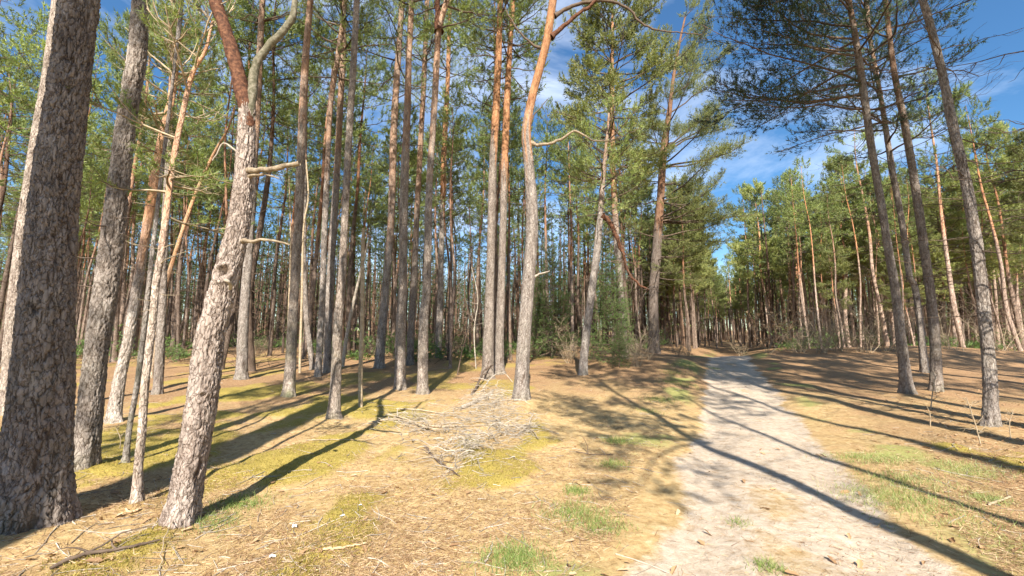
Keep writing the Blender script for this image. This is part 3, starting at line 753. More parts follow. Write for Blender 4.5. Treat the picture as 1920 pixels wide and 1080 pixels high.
tb = Tubes()
for k in range(46):
    p = P[rng.integers(1, len(P))]; Q = curve_pts(p, rng.random() * TAU, rng.normal() * .7 - .5, -0.4, .3 + 1.1 * rng.random(), 7, rng, .35)
    tb.add(Q, np.linspace(.014, .003, 7), 4, rng.random())
link('dead_branches', tb.mesh('dead_branches', M_BRANCH), r24)
hero('green-crowned pine with an orange stem, behind the broken leaning pine', 'the orange-stemmed crowned pine',
     [(1172, 672, 17), (1167, 600, 16), (1160, 500, 15), (1153, 400, 14), (1149, 300, 13), (1147, 175, 11), (1148, 90, 7)], H=17.5, seed=25, z0=7.2, nb=84, lmax=2.9, z_or=6, omax=.8, dead=30, dead_z=(3, 8), dead_l=(.5, 2.2),
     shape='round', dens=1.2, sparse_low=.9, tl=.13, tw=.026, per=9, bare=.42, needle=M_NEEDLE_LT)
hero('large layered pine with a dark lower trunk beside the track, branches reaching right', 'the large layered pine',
     [(1226, 661, 27), (1225, 600, 24), (1226, 540, 22), (1232, 460, 21), (1238, 375, 19), (1245, 275, 17), (1255, 210, 12), (1262, 150, 9), (1272, 90, 7), (1285, 30, 4)], H=17.0, seed=26, z0=4.6, nb=70, tint=(.62, .58, .56), lmax=4.2, z_or=8.5, omax=.7, o_w=1.0,  # dark tint on the whole trunk: grey-brown bark with shade painted in
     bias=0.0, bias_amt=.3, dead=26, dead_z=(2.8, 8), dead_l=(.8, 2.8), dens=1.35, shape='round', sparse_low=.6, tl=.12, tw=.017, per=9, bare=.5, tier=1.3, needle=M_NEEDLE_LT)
# --- right side
hero('leftmost of the right-hand pines, brown trunk leaning left over the clearing', 'the leftmost roadside pine',
     [(1701, 741, 31), (1696, 690, 27), (1690, 640, 25), (1678, 540, 22), (1664, 460, 21), (1655, 400, 20), (1634, 275, 19), (1616, 150, 17), (1602, 60, 15), (1592, 0, 13)], H=16, seed=27, z0=6.6, nb=64, lmax=3.6, z_or=9,
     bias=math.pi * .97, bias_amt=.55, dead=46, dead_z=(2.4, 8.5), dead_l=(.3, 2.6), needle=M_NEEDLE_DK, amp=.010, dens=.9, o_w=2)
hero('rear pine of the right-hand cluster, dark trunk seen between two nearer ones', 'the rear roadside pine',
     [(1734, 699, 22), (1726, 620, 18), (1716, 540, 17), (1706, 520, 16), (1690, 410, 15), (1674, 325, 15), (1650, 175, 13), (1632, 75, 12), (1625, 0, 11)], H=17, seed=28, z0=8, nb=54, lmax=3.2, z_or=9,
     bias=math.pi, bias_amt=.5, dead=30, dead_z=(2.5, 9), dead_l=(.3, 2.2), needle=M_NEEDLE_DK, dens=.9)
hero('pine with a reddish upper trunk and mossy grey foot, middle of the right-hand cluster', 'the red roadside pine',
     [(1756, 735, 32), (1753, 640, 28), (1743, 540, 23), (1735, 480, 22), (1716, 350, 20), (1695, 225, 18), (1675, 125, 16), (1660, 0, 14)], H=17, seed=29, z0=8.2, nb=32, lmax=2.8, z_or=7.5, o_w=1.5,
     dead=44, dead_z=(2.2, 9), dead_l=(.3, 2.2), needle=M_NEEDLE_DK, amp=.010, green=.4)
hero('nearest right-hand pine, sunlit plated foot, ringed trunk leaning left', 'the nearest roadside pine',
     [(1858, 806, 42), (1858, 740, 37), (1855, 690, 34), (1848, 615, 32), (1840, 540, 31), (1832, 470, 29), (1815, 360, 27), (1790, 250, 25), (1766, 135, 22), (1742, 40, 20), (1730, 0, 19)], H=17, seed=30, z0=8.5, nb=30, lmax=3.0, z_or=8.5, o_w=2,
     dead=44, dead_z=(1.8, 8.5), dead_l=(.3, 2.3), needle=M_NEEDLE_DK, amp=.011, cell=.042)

# --- small dead sticks and poles that stand by themselves
def pole(name, label, pix, w0, w1, mat, short=None, cat='dead stem', group=None, twigs=0, seed=0):
    b = on_ground(*pix[0]); Y = b[1]; rng = np.random.default_rng(300 + seed)
    P = np.array([[0, 0, -.15]] + [on_plane(px, py, Y) - b for px, py in pix[1:]])
    c = smooth_curve(P, 40); k = Y / F_PX / 2 * math.cos(math.atan2(b[0], Y))
    tb = Tubes(); tb.add(c, np.linspace(w0, w1, 40) * k * (1 + .12 * rng.normal(size=40) * .5), 9, .6)
    if not twigs:
        o = link(name, tb.mesh(name, mat)); o.location = tuple(b); return tag(o, label, cat, group)
    root = empty(name, b, label, cat, group)
    link('stem', tb.mesh('stem', mat), root)
    t2 = Tubes()
    for i in range(twigs):
        j = rng.integers(8, 39); L = (.2 + .8 * rng.random()) * c[-1, 2] * .28
        a = rng.random() * TAU; e = .5 + .4 * rng.normal()
        Q = curve_pts(c[j], a, e, e + .3, L, 6, rng, .2); t2.add(Q, np.linspace(w1 * k * .45 + .002, .0022, 6), 4, rng.random())
        for q in range(4):
            t2.add(curve_pts(Q[rng.integers(1, 6)], a + rng.normal(), e + rng.normal() * .4, e, L * .4, 4, rng, .2), np.linspace(.004, .002, 4), 3, rng.random())
        link('twig', t2.mesh('twig', mat), root); t2 = Tubes()
    return root
pole('dead_pole', 'short pale dead snag without top, raw orange wood at its foot', [(677, 767), (676, 700), (679, 600), (680, 520), (681, 428)], 9, 6, M_PALE)
pole('dead_stick', 'thin bare forked stick rising close behind the green-footed pine, left side', [(541, 690), (541, 600), (545, 460), (542, 330)], 5, 2, M_PALE, twigs=2, seed=2)
pole('dead_stick', 'thin crooked forked stick rising beside the green-footed pine, right side', [(562, 700), (566, 560), (569, 430), (578, 370), (574, 300)], 6, 3, M_PALE, twigs=4, seed=3)
pole('slanting_pole', 'slanting pale pole leaning right behind the pale clean pine', [(641, 690), (652, 620), (668, 545), (690, 455)], 8, 4, M_DEAD, seed=4)
pole('bare_sapling', 'bare branched sapling bending right, behind the forking bright pine', [(856, 705), (866, 660), (880, 600), (870, 540), (884, 470)], 2.5, 1, M_BRANCH, 'sapling', 'sapling', twigs=18, seed=5)
pole('bare_sapling', 'spindly leafless sapling to the left of the twin pines', [(893, 692), (889, 620), (896, 560), (884, 500)], 2.5, 1, M_DEAD, 'sapling', 'sapling', twigs=12, seed=6)
pole('bare_sapling', 'leafless twiggy sapling in front of the nearest roadside pine', [(1842, 838), (1830, 800), (1822, 775), (1812, 745)], 4, 1.5, M_PALE, 'sapling', 'sapling', twigs=12, seed=7)
pole('bare_sapling', 'small pale twiggy sapling at the foot of the red roadside pine', [(1742, 770), (1748, 740), (1752, 715), (1758, 700)], 3, 1.5, M_PALE, 'sapling', 'sapling', twigs=12, seed=8)
pole('bare_sapling', 'tiny forked dry sprig left of the red roadside pine, on brown needles', [(1742, 800), (1744, 778), (1738, 762)], 3, 1, M_PALE, 'sapling', 'sapling', twigs=6, seed=9)
pole('bare_sapling', 'low dry twigs right of the nearest roadside pine', [(1895, 822), (1893, 795), (1900, 770)], 3, 1, M_PALE, 'sapling', 'sapling', twigs=9, seed=10)
pole('bare_sapling', 'knee-high leafless shoot between the mossy stem and the second grey pine', [(222, 850), (226, 825), (216, 800)], 3, 1, M_PALE, 'sapling', 'sapling', twigs=7, seed=11)

# ------------------------------------------------------------------ kinds of trees in the wood, each built once and then copied
def proto(kind, seed):
    rng = np.random.default_rng(5000 + seed)
    if kind in ('tall', 'bushy', 'thin'):
        H, r, z0, nb, lm, dd, dl = {'tall': (17.5, .13, .56, 36, 2.3, 56, 2.2), 'bushy': (15.0, .13, .40, 54, 2.6, 40, 2.2), 'thin': (13.0, .065, .55, 24, 1.3, 30, 1.2)}[kind]
        H *= .92 + .16 * rng.random()
        k = 7; z = np.linspace(0, H, k)
        xy = np.cumsum(rng.normal(size=(k, 2)) * .16, 0) * .8; xy -= xy[0]
        lean = rng.normal(size=2) * .012
        rows = np.column_stack([xy[:, 0] + lean[0] * z, xy[:, 1] + lean[1] * z, z, r * (1 - z / H) ** .75 * .95 + .012])
        cv = smooth_curve(rows, 50)
        me = trunk_mesh('trunk', cv, 14 if kind != 'thin' else 9, lambda q: .12 if q < 8 else .3, .009, .06, .11, rng, H * (.36 + .2 * rng.random()), 1.2, .3, .3, omax=.35 + .5 * rng.random())
        dz = dead_branches(cv, rng, H * .12, H * (z0 + .08), dd, .25, dl, rmax=.013)
        tb, P, D, T = grow_crown(cv, rng, H * z0, H, nb, lm, dens=.8 if kind != 'bushy' else 1.1, shape='round', sparse_low=.75, bare=.42)
        return [('trunk', me), ('dead_branches', dz.mesh('dead_branches', M_BRANCH)), ('branches', tb.mesh('branches', M_BRANCH)),
                ('crown', tufts_mesh('crown', P, D, T, rng, M_NEEDLE if kind != 'bushy' else M_NEEDLE_LT, 8, .17, .036))]
    if kind == 'stout':
        H = 20; z = np.linspace(0, H, 8); cv = smooth_curve(np.column_stack([z * 0, z * 0, z, .25 * (1 - z / H) ** .8 + .012]), 40)
        tb, P, D, T = grow_crown(cv, rng, 11.5, H, 56, 2.7, dens=1.0)
        return [('trunk', trunk_mesh('trunk', cv, 24, lambda q: .1, .012, .06, .14, rng, 9)), ('branches', tb.mesh('branches', M_BRANCH)), ('crown', tufts_mesh('crown', P, D, T, rng, M_NEEDLE, 7, .17, .036))]
    if kind == 'spruce':
        H = 5.0; z = np.linspace(0, H, 8); cv = np.column_stack([z * 0, z * 0, z, .05 * (1 - z / H) + .006])
        me = trunk_mesh('trunk', cv, 8, lambda q: .15, .004, .05, .08, rng, 30)
        tb, P, D, T = grow_crown(cv, rng, .25, H, 120, 1.35, dens=1.5, shape='cone', droop=.15, bare=.12, sparse_low=1)
        return [('trunk', me), ('branches', tb.mesh('branches', M_BRANCH)), ('crown', tufts_mesh('crown', P, D, T, rng, M_SPRUCE, 8, .06, .012, .9))]
    if kind in ('shrub', 'oak'):
        tb = Tubes(); LP, LD = [], []
        for i in range(13 if kind == 'shrub' else 6):
            a = rng.random() * TAU; L = 1.0 + 1.6 * rng.random() if kind == 'shrub' else 2.0 + 2.0 * rng.random()
            S = curve_pts(np.array([rng.normal() * .12, rng.normal() * .12, -.1]), a, 1.25 - .5 * rng.random(), 1.1, L, 8, rng, .12)
            tb.add(S, np.linspace(.014, .004, 8), 4, rng.random())
            for k in range(9):
                j = rng.integers(2, 8); Q = curve_pts(S[j], rng.random() * TAU, .6 + .3 * rng.normal(), .5, L * .35 * (.4 + .6 * rng.random()), 5, rng, .25)
                tb.add(Q, np.linspace(.006, .0025, 5), 3, rng.random())
                for q in range(3):
                    W = curve_pts(Q[rng.integers(1, 5)], rng.random() * TAU, .4, .4, .25 * rng.random() + .08, 3, rng, .25)
                    tb.add(W, np.linspace(.003, .002, 3), 3, rng.random()); LP += [W[-1], W[1], Q[-1]]
        out = [('branches', tb.mesh('branches', M_PALE))]
        if kind == 'oak':
            P = np.array(LP); D = norm(rng.normal(size=P.shape) + (0, 0, -.6))
            out.append(('crown', tufts_mesh('crown', P, D, rng.random(len(P)), rng, M_TAN, 3, .09, .05, 1.0)))
        return out
PROTO = {}
for kd, cnt in (('tall', 6), ('bushy', 4), ('thin', 3), ('spruce', 1), ('stout', 1), ('shrub', 3), ('oak', 2)):
    PROTO[kd] = [proto(kd, i + 31 * len(kd)) for i in range(cnt)]

BG = []      # placed trees of the wood
BLOCK = []
for (hx, hy, _s) in HERO: pass
def place(kind, x, y, rng, sc=1.0, variant=None, name=None):
    z = float(ground_h(x, y)) - .03
    root = bpy.data.objects.new(name or {'tall': 'pine_tree', 'bushy': 'pine_tree', 'thin': 'pine_tree', 'stout': 'pine_tree', 'spruce': 'spruce_tree', 'shrub': 'bare_shrub', 'oak': 'young_oak'}[kind], None)
    C.objects.link(root); root.location = (x, y, z); root.scale = (sc,) * 3
    root.rotation_euler = (rng.normal() * .012, rng.normal() * .012, rng.random() * TAU)
    for nm, me in PROTO[kind][rng.integers(len(PROTO[kind])) if variant is None else variant]:
        link(nm, me, root)
    BG.append((root, kind, x, y))
    for q in root.children:
        if q.name.startswith('trunk'): v = .42 + .62 * rng.random() ** 1.3 if so_(x, y) < 0 else .8 + .8 * rng.random(); q.color = (v * 1.08, v * .93, v * .84, 1)  # shade and sun painted into trunk tint: darker left of track, brighter right
    return root
hx = [o for o in C.objects if o.name.startswith('pine_tree') and o.type == 'EMPTY']
taken = [(o.location.x, o.location.y) for o in hx]
def scatter(n, test, kinds, rng, dmin, xr, yr, sc=(.85, 1.12), ypow=1.0):
    c = 0
    for _ in range(n * 60):
        if c >= n: break
        y = yr[0] + (yr[1] - yr[0]) * rng.random() ** ypow; x = xr[0] + (xr[1] - xr[0]) * rng.random()
        if abs(x) > y * 1.28 + 1.5 or not test(x, y): continue
        dm = dmin * (1 + .4 * rng.random())
        if any((x - a) ** 2 + (y - b) ** 2 < dm * dm for a, b in taken): continue
        taken.append((x, y)); k = kinds[rng.integers(len(kinds))]
        place(k, x, y, rng, sc[0] + (sc[1] - sc[0]) * rng.random()); c += 1
    return c
rng = np.random.default_rng(11)
so_ = lambda x, y: float(track_off(x, y))
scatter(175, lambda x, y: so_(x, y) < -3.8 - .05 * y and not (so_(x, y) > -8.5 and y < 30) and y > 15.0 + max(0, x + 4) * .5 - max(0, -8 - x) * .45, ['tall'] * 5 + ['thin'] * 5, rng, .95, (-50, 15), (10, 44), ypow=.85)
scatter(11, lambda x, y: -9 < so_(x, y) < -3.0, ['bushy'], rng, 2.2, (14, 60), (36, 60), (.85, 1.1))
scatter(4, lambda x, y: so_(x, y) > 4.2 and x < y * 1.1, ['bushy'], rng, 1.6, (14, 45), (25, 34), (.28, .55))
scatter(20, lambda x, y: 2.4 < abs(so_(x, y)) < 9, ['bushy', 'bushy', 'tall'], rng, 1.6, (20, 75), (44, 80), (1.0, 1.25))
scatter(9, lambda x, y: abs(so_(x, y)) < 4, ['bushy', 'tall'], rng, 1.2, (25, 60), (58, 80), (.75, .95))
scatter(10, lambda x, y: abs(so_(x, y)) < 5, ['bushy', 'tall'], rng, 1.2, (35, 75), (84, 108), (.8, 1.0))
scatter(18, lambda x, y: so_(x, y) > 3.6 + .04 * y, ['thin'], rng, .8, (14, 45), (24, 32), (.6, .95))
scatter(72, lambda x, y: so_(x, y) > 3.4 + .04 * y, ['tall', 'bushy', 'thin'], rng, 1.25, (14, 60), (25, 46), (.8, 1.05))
# understory
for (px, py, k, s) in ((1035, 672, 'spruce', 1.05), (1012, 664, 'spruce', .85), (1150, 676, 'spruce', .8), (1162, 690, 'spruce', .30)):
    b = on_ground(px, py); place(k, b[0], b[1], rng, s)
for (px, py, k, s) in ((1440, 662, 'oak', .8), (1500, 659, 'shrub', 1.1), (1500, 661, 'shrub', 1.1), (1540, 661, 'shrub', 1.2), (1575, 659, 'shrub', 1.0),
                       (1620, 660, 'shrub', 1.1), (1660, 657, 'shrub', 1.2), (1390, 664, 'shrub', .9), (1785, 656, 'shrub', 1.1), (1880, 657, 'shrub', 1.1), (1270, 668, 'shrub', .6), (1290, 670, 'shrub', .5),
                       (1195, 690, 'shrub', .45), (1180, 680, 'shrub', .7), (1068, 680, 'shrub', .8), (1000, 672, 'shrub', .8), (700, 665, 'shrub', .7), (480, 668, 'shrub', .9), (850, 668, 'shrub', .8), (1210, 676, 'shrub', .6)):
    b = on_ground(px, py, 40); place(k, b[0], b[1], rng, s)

# trees behind and beside the photographer, whose shadows fall into the picture
SH = [(3.12, -2.6, 'tall', .95, 1, 'slim pine beside the track behind the photographer'),
      (4.62, -3.2, 'thin', 1.15, 0, 'very thin pine right of the track behind the photographer'),
      (-4.0, -1.4, 'stout', 1.0, 0, 'stout tall pine standing left behind the photographer'),
      (-3.72, -2.3, 'stout', 1.0, 0, 'stout tall pine right behind another, left behind the photographer'),
      (16.5, 6.5, 'tall', 1.0, 1, 'tall pine right of the clearing, nearest its far side, outside the frame'),
      (19.5, 2.5, 'stout', 1.0, 0, 'tall pine deep right of the clearing outside the frame'),
      (13.2, -4.0, 'tall', 1.0, 5, 'tall pine behind right, between the third and fourth'),
      (18.0, -3.0, 'tall', 1.0, 0, 'tall pine farthest behind on the right'),
      (23.0, 5.0, 'tall', 1.0, 2, 'outermost tall pine on the right outside the frame'),
      (-5.6, -4.8, 'tall', 1.0, 3, 'tall pine farther back on the left behind the photographer'),
      (7.4, -1.5, 'stout', 1.0, 0, 'tall pine right of the clearing behind the photographer'),
      (9.8, -3.2, 'stout', 1.0, 0, 'tall pine second to the right behind the photographer'),
      (6.2, -4.6, 'tall', 1.05, 0, 'tall pine between two others right behind the photographer'),
      (12.2, .4, 'stout', 1.0, 0, 'tall pine well to the right outside the frame'),
      (8.6, 4.6, 'stout', .9, 0, 'bare-limbed pine just outside the right edge'),
      (15.0, 3.5, 'stout', 1.0, 0, 'tall pine farthest to the right outside the frame')]
for (x, y, k, s, v, lb) in SH:
    o = place(k, x, y, rng, s, v); BG.pop(); o.rotation_euler = (0, 0, o.rotation_euler[2]); tag(o, lb, 'tree', 'pines around the photographer')
# low limbs of the pine nearest behind the photographer: their shade lies left of the track
lowp = [q for q in C.objects if q.get('label', '') == SH[0][5]][0]; lowp.rotation_euler = (0, 0, 0); rl = np.random.default_rng(3)
tb, P, D, T = grow_crown(np.array([[0, 0, 0, .13], [0, 0, 12, .08]]), rl, 8.0, 9.4, 7, 2.9, bias=math.pi, bias_amt=1.0, dens=1.0, sparse_low=1)
link('branches', tb.mesh('branches', M_BRANCH), lowp); link('crown', tufts_mesh('crown', P, D, T, rl, M_NEEDLE, 8, .14, .024), lowp)
# long bare limbs that reach into the picture from the pine outside the right edge
rr = np.random.default_rng(8)
offb = o = [q for q in C.objects if q.get('label', '') == 'bare-limbed pine just outside the right edge'][0]
offb.rotation_euler = (0, 0, 0)
tb = Tubes()
for i in range(34):
    z = 2.0 + 7.5 * rr.random(); a = math.pi + rr.normal() * .7
    Pp = curve_pts(np.array([0, 0, z]), a, .25 + .25 * rr.normal(), .1, 1.0 + 1.9 * rr.random(), 9, rr, .16)
    tb.add(Pp, np.linspace(.022, .005, 9), 5, rr.random())
    for k in range(9):
        j = rr.integers(3, 9); tb.add(curve_pts(Pp[j], a + rr.choice([-1, 1]) * .7, rr.normal() * .4, .3, .25 + .7 * rr.random(), 5, rr, .22), np.linspace(.008, .0025, 5), 3, rr.random())
link('dead_branches', tb.mesh('dead_branches', M_BRANCH), offb)

# labels of the trees of the wood: kind, rank in depth and the gap between two of the front pines they show in
ORD = [f'{i}th' for i in range(200)]; ORD[:18] = 'nearest,second,third,fourth,fifth,sixth,seventh,eighth,ninth,tenth,eleventh,twelfth,thirteenth,fourteenth,fifteenth,sixteenth,seventeenth,eighteenth'.split(',')
KW = {'tall': 'tall pine', 'bushy': 'bushy green pine', 'thin': 'thin pine', 'spruce': 'little spruce', 'shrub': 'leafless pale shrub', 'oak': 'tan-leaved young oak'}
CT = {'spruce': 'spruce', 'shrub': 'shrub', 'oak': 'oak'}
marks = sorted((h[0], h[2]) for h in HERO)
cell_of = {}
for (o, kd, x, y) in BG:
    px = project(np.array([x, y, 1.0]))[0]
    left = [m for m in marks if m[0] <= px]; nm = 'right of ' + left[-1][1] if left else 'left of ' + marks[0][1]
    cell_of.setdefault((kd, nm), []).append((math.hypot(x, y), o))
for (kd, nm), lst in cell_of.items():
    lst.sort(key=lambda q: q[0])
    for i, (_, o) in enumerate(lst):
        tag(o, f'{KW[kd]} in the wood, {ORD[i] if i < 18 else ORD[i + 1]} {"back " if i else ""}{nm}', CT.get(kd, 'tree'),
            {'tall': 'tall pines of the wood', 'bushy': 'bushy pines of the wood', 'thin': 'thin pines of the wood'}.get(kd, {'spruce': 'little spruces under the pines', 'shrub': 'bare shrubs along the wood edge', 'oak': 'young oaks by the track'}.get(kd)))

# ------------------------------------------------------------------ the far wood, read as one mass
def far_wood():
    rng = np.random.default_rng(21); tb = Tubes(); TP, TD, TT = [], [], []
    c = 0
    while c < 3000:
        y = 43 + 95 * rng.random(); x = -150 + 320 * rng.random()
        if abs(x) > y * 1.35: continue
        so = so_(x, y)
        if abs(so) < 4.0 and y < 88: continue
        c += 1; z0 = float(ground_base(x, y)); H = 12 + 7 * rng.random(); lx, ly = rng.normal(size=2) * .3
        tb.add(np.array([[x, y, z0 - .3], [x + lx, y + ly, z0 + H * .5], [x + lx * 1.6, y + ly, z0 + H]]), np.array([.15, .11, .03]) * (.6 + .6 * rng.random()), 5, rng.random())
        base = rng.choice([.1, .3, .5, .6]) if x > 10 else rng.choice([.04, .10, .45, .6])
        n = 75 if x > 12 else 56; f = rng.random(n); zz = z0 + H * (base + (1 - base) * f); rad = 2.5 * np.sqrt(1 - f * .9) * np.sqrt(rng.random(n)); a = rng.integers(0, 9, n) * .7 + rng.normal(size=n) * .25
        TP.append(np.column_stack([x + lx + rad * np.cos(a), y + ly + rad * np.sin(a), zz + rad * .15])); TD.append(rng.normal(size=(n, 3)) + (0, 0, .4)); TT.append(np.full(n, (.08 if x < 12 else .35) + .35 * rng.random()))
    P = np.concatenate(TP); D = norm(np.concatenate(TD)); T = np.concatenate(TT)
    V1, F1, T1 = tb.arrays()
    me = tufts_mesh('x', P, D, T, rng, M_NEEDLE, 5, .34, .11, .9)
    nv = len(me.vertices); V2 = np.empty(nv * 3, np.float32); me.vertices.foreach_get('co', V2); V2 = V2.reshape(-1, 3)
    T2 = np.empty(nv, np.float32); me.attributes['tone'].data.foreach_get('value', T2); bpy.data.meshes.remove(me)
    F2 = np.arange(nv).reshape(-1, 3) + len(V1)
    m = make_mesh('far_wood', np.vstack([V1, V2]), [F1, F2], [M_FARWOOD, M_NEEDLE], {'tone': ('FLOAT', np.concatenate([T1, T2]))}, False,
                  np.concatenate([np.zeros(len(F1)), np.ones(len(F2))]))
    tag(link('far_wood', m), 'distant mass of pine wood behind the nearer trees', 'wood', kind='stuff')
far_wood()

def undergrowth():
    rng = np.random.default_rng(66); tb = Tubes(); TP, TD, TT = [], [], []; c = 0
    while c < 420:
        y = 17 + 30 * rng.random() ** .8; x = -50 + 100 * rng.random(); so = so_(x, y)
        if abs(x) > y * 1.3 or (so < 0 and so > -4.5) or (so > 0 and (so < 4 or y < 26)) or (so < 0 and y < 17 + max(0, x + 4) * .3): continue
        c += 1; g = float(ground_h(x, y)); grn = rng.random() < .5; hgt = .5 + 1.6 * rng.random() ** 1.5
        for k in range(11):
            P = curve_pts(np.array([x + rng.normal() * .35, y + rng.normal() * .35, g - .05]), rng.random() * TAU, 1.2 - .9 * rng.random(), .5, hgt * (.6 + .7 * rng.random()), 6, rng, .25)
            tb.add(P, np.linspace(.010, .003, 6), 3, rng.random())
            for q in range(3):
                Q = curve_pts(P[rng.integers(2, 6)], rng.random() * TAU, .3, .4, hgt * .35, 4, rng, .3); tb.add(Q, np.linspace(.005, .003, 4), 3, rng.random())
                if grn:
                    for w in (1, 2, 3): TP.append(Q[w] + rng.normal(size=3) * .05); TD.append(Q[w] - Q[w - 1] + (0, 0, .03)); TT.append(.2 + .5 * rng.random())
    P = np.array(TP); D = norm(np.array(TD)); V1, F1, T1 = tb.arrays()
    me = tufts_mesh('x', P, D, np.array(TT), rng, M_SPRUCE, 9, .12, .03, .8)
    nv = len(me.vertices); V2 = np.empty(nv * 3, np.float32); me.vertices.foreach_get('co', V2); T2 = np.empty(nv, np.float32); me.attributes['tone'].data.foreach_get('value', T2); bpy.data.meshes.remove(me)
    m = make_mesh('undergrowth', np.vstack([V1, V2.reshape(-1, 3)]), [F1, np.arange(nv).reshape(-1, 3) + len(V1)], [M_BRANCH, M_SPRUCE], {'tone': ('FLOAT', np.concatenate([T1, T2]))}, False,
                  np.concatenate([np.zeros(len(F1)), np.ones(nv // 3)]))
    tag(link('undergrowth', m), 'low twiggy undergrowth between the trunks of the wood', 'undergrowth', kind='stuff')
undergrowth()

# ------------------------------------------------------------------ what lies on the ground
def ground_pts(n, rng, xr, yr, pw=1.0):
    y = 1 / (1 / yr[0] + (1 / yr[1] - 1 / yr[0]) * rng.random(n) ** pw)
    half = y * 1.3 + .5
    x = np.clip(-half + 2 * half * rng.random(n), xr[0], xr[1])
    return x, y
def keep_random(x, y, p, rng):
    k = rng.random(len(x)) < p; return x[k], y[k]

rng = np.random.default_rng(4)
x, y = ground_pts(210000, rng, (-14, 16), (2.6, 15))
so = track_off(x, y); m = moss_mask(x, y)
p = np.where(np.abs(so) < 1.2, .07, 1.0) * (1 - .65 * m) * (.25 + 1.1 * sstep(.35, .65, fbm(x * 1.3, y * 1.3, 60, 3)))
x, y = keep_random(x, y, p, rng)
k = len(x); a = rng.random(k) * TAU
z = ground_h(x, y) + .002 + .006 * rng.random(k)
D = norm(np.column_stack([np.cos(a), np.sin(a), rng.normal(size=k) * .22 + .05]))
tag(link('needle_litter', blades_mesh('needle_litter', np.column_stack([x, y, z]), D, .03 + .07 * rng.random(k), .002 + .0035 * rng.random(k), M_STRAW, rng.random(k) ** 1.1, rng)),
    'fallen dry needles and straw strewn over the forest floor', 'litter', kind='stuff')

x, y = ground_pts(230000, rng, (-16, 14), (2.6, 16))
x, y = keep_random(x, y, moss_mask(x, y) * (np.abs(track_off(x, y)) > 1.2), rng)
k = len(x); z = ground_h(x, y) - .003
D = norm(np.column_stack([rng.normal(size=(k, 2)) * .7, np.ones(k)]))
tag(link('moss', blades_mesh('moss', np.column_stack([x, y, z]), D, .012 + .028 * rng.random(k), .003 + .006 * rng.random(k), M_MOSS, rng.random(k), rng)),
    'yellow-green moss cushions on the forest floor', 'moss', kind='stuff')

GR = [(965, 1050, .22, 900), (1085, 965, .30, 700), (1080, 920, .12, 260), (1130, 990, .2, 260), (1150, 872, .16, 300), (1157, 828, .22, 380), (1240, 752, .35, 500), (1275, 720, .5, 700), (1285, 690, .7, 700), (1262, 700, .4, 400), (450, 945, .25, 500), (400, 985, .2, 260),
      (1215, 775, .25, 160), (1340, 690, .3, 200), (1640, 860, .3, 500), (1700, 900, .4, 700), (1660, 930, .4, 700), (1760, 960, .5, 700), (1850, 935, .15, 300), (1440, 1065, .1, 120), (1385, 980, .1, 60), (1820, 880, .35, 500), (1600, 860, .3, 240)]
Pp, Dd, Ll, Tt = [], [], [], []
for (px, py, r, n) in GR:
    n = int(n * 1.6)
    c = on_ground(px, py); xx = c[0] + rng.normal(size=n) * r * .55; yy = c[1] + rng.normal(size=n) * r * .55
    Pp.append(np.column_stack([xx, yy, ground_h(xx, yy) - .004])); Dd.append(np.column_stack([rng.normal(size=(n, 2)) * .55, np.ones(n)]))
    Ll.append((.03 + .06 * rng.random(n))); Tt.append(np.clip(rng.random(n) * .8 + (.25 if px > 1500 else 0), 0, 1))
Pp = np.concatenate(Pp); Dd = norm(np.concatenate(Dd)); k = len(Pp)
tag(link('grass', blades_mesh('grass', Pp, Dd, np.concatenate(Ll), .003 + .003 * rng.random(k), M_GRASS, np.concatenate(Tt), rng)),
    'small tufts of fresh grass beside the track', 'grass', kind='stuff')

def leaf_litter():
    n = 2600; x, y = ground_pts(n * 3, rng, (-9, 14), (2.8, 14)); so = track_off(x, y)
    p = .03 + .9 * sstep(2.0, 3.2, so) * (1 - sstep(9, 12, y)) ; p = np.where(np.abs(so) < 1.2, .02, p)
    x, y = keep_random(x, y, p, rng); k = len(x)
    z = ground_h(x, y) + .012; s = .022 + .03 * rng.random(k); a = rng.random(k) * TAU
    d1 = norm(np.column_stack([np.cos(a), np.sin(a), rng.normal(size=k) * .35])); up = norm(np.column_stack([rng.normal(size=(k, 2)) * .35, np.ones(k)])); d2 = norm(np.cross(up, d1))
    prof = [(-1, 0), (-.5, .34), (-.1, .24), (.25, .42), (.7, .26), (1, 0), (.7, -.26), (.25, -.42), (-.1, -.24), (-.5, -.34)]
    P = np.column_stack([x, y, z]); V = np.stack([P + d1 * (u * s)[:, None] + d2 * (v * s * 1.1)[:, None] + up * ((abs(v) * .5 * s)[:, None]) for u, v in prof], 1)
    V = np.concatenate([V, (P)[:, None, :]], 1)
    f = np.array([[i, (i + 1) % 10, 10] for i in range(10)]); F = (f[None] + (np.arange(k) * 11)[:, None, None]).reshape(-1, 3)
    tag(link('leaf_litter', make_mesh('leaf_litter', V.reshape(-1, 3), [F], [M_TAN], {'tone': ('FLOAT', np.repeat(.1 + .7 * rng.random(k), 11))}, False)),
        'dry tan oak leaves strewn on the ground, thickest at the right', 'leaf litter', kind='stuff')
leaf_litter()

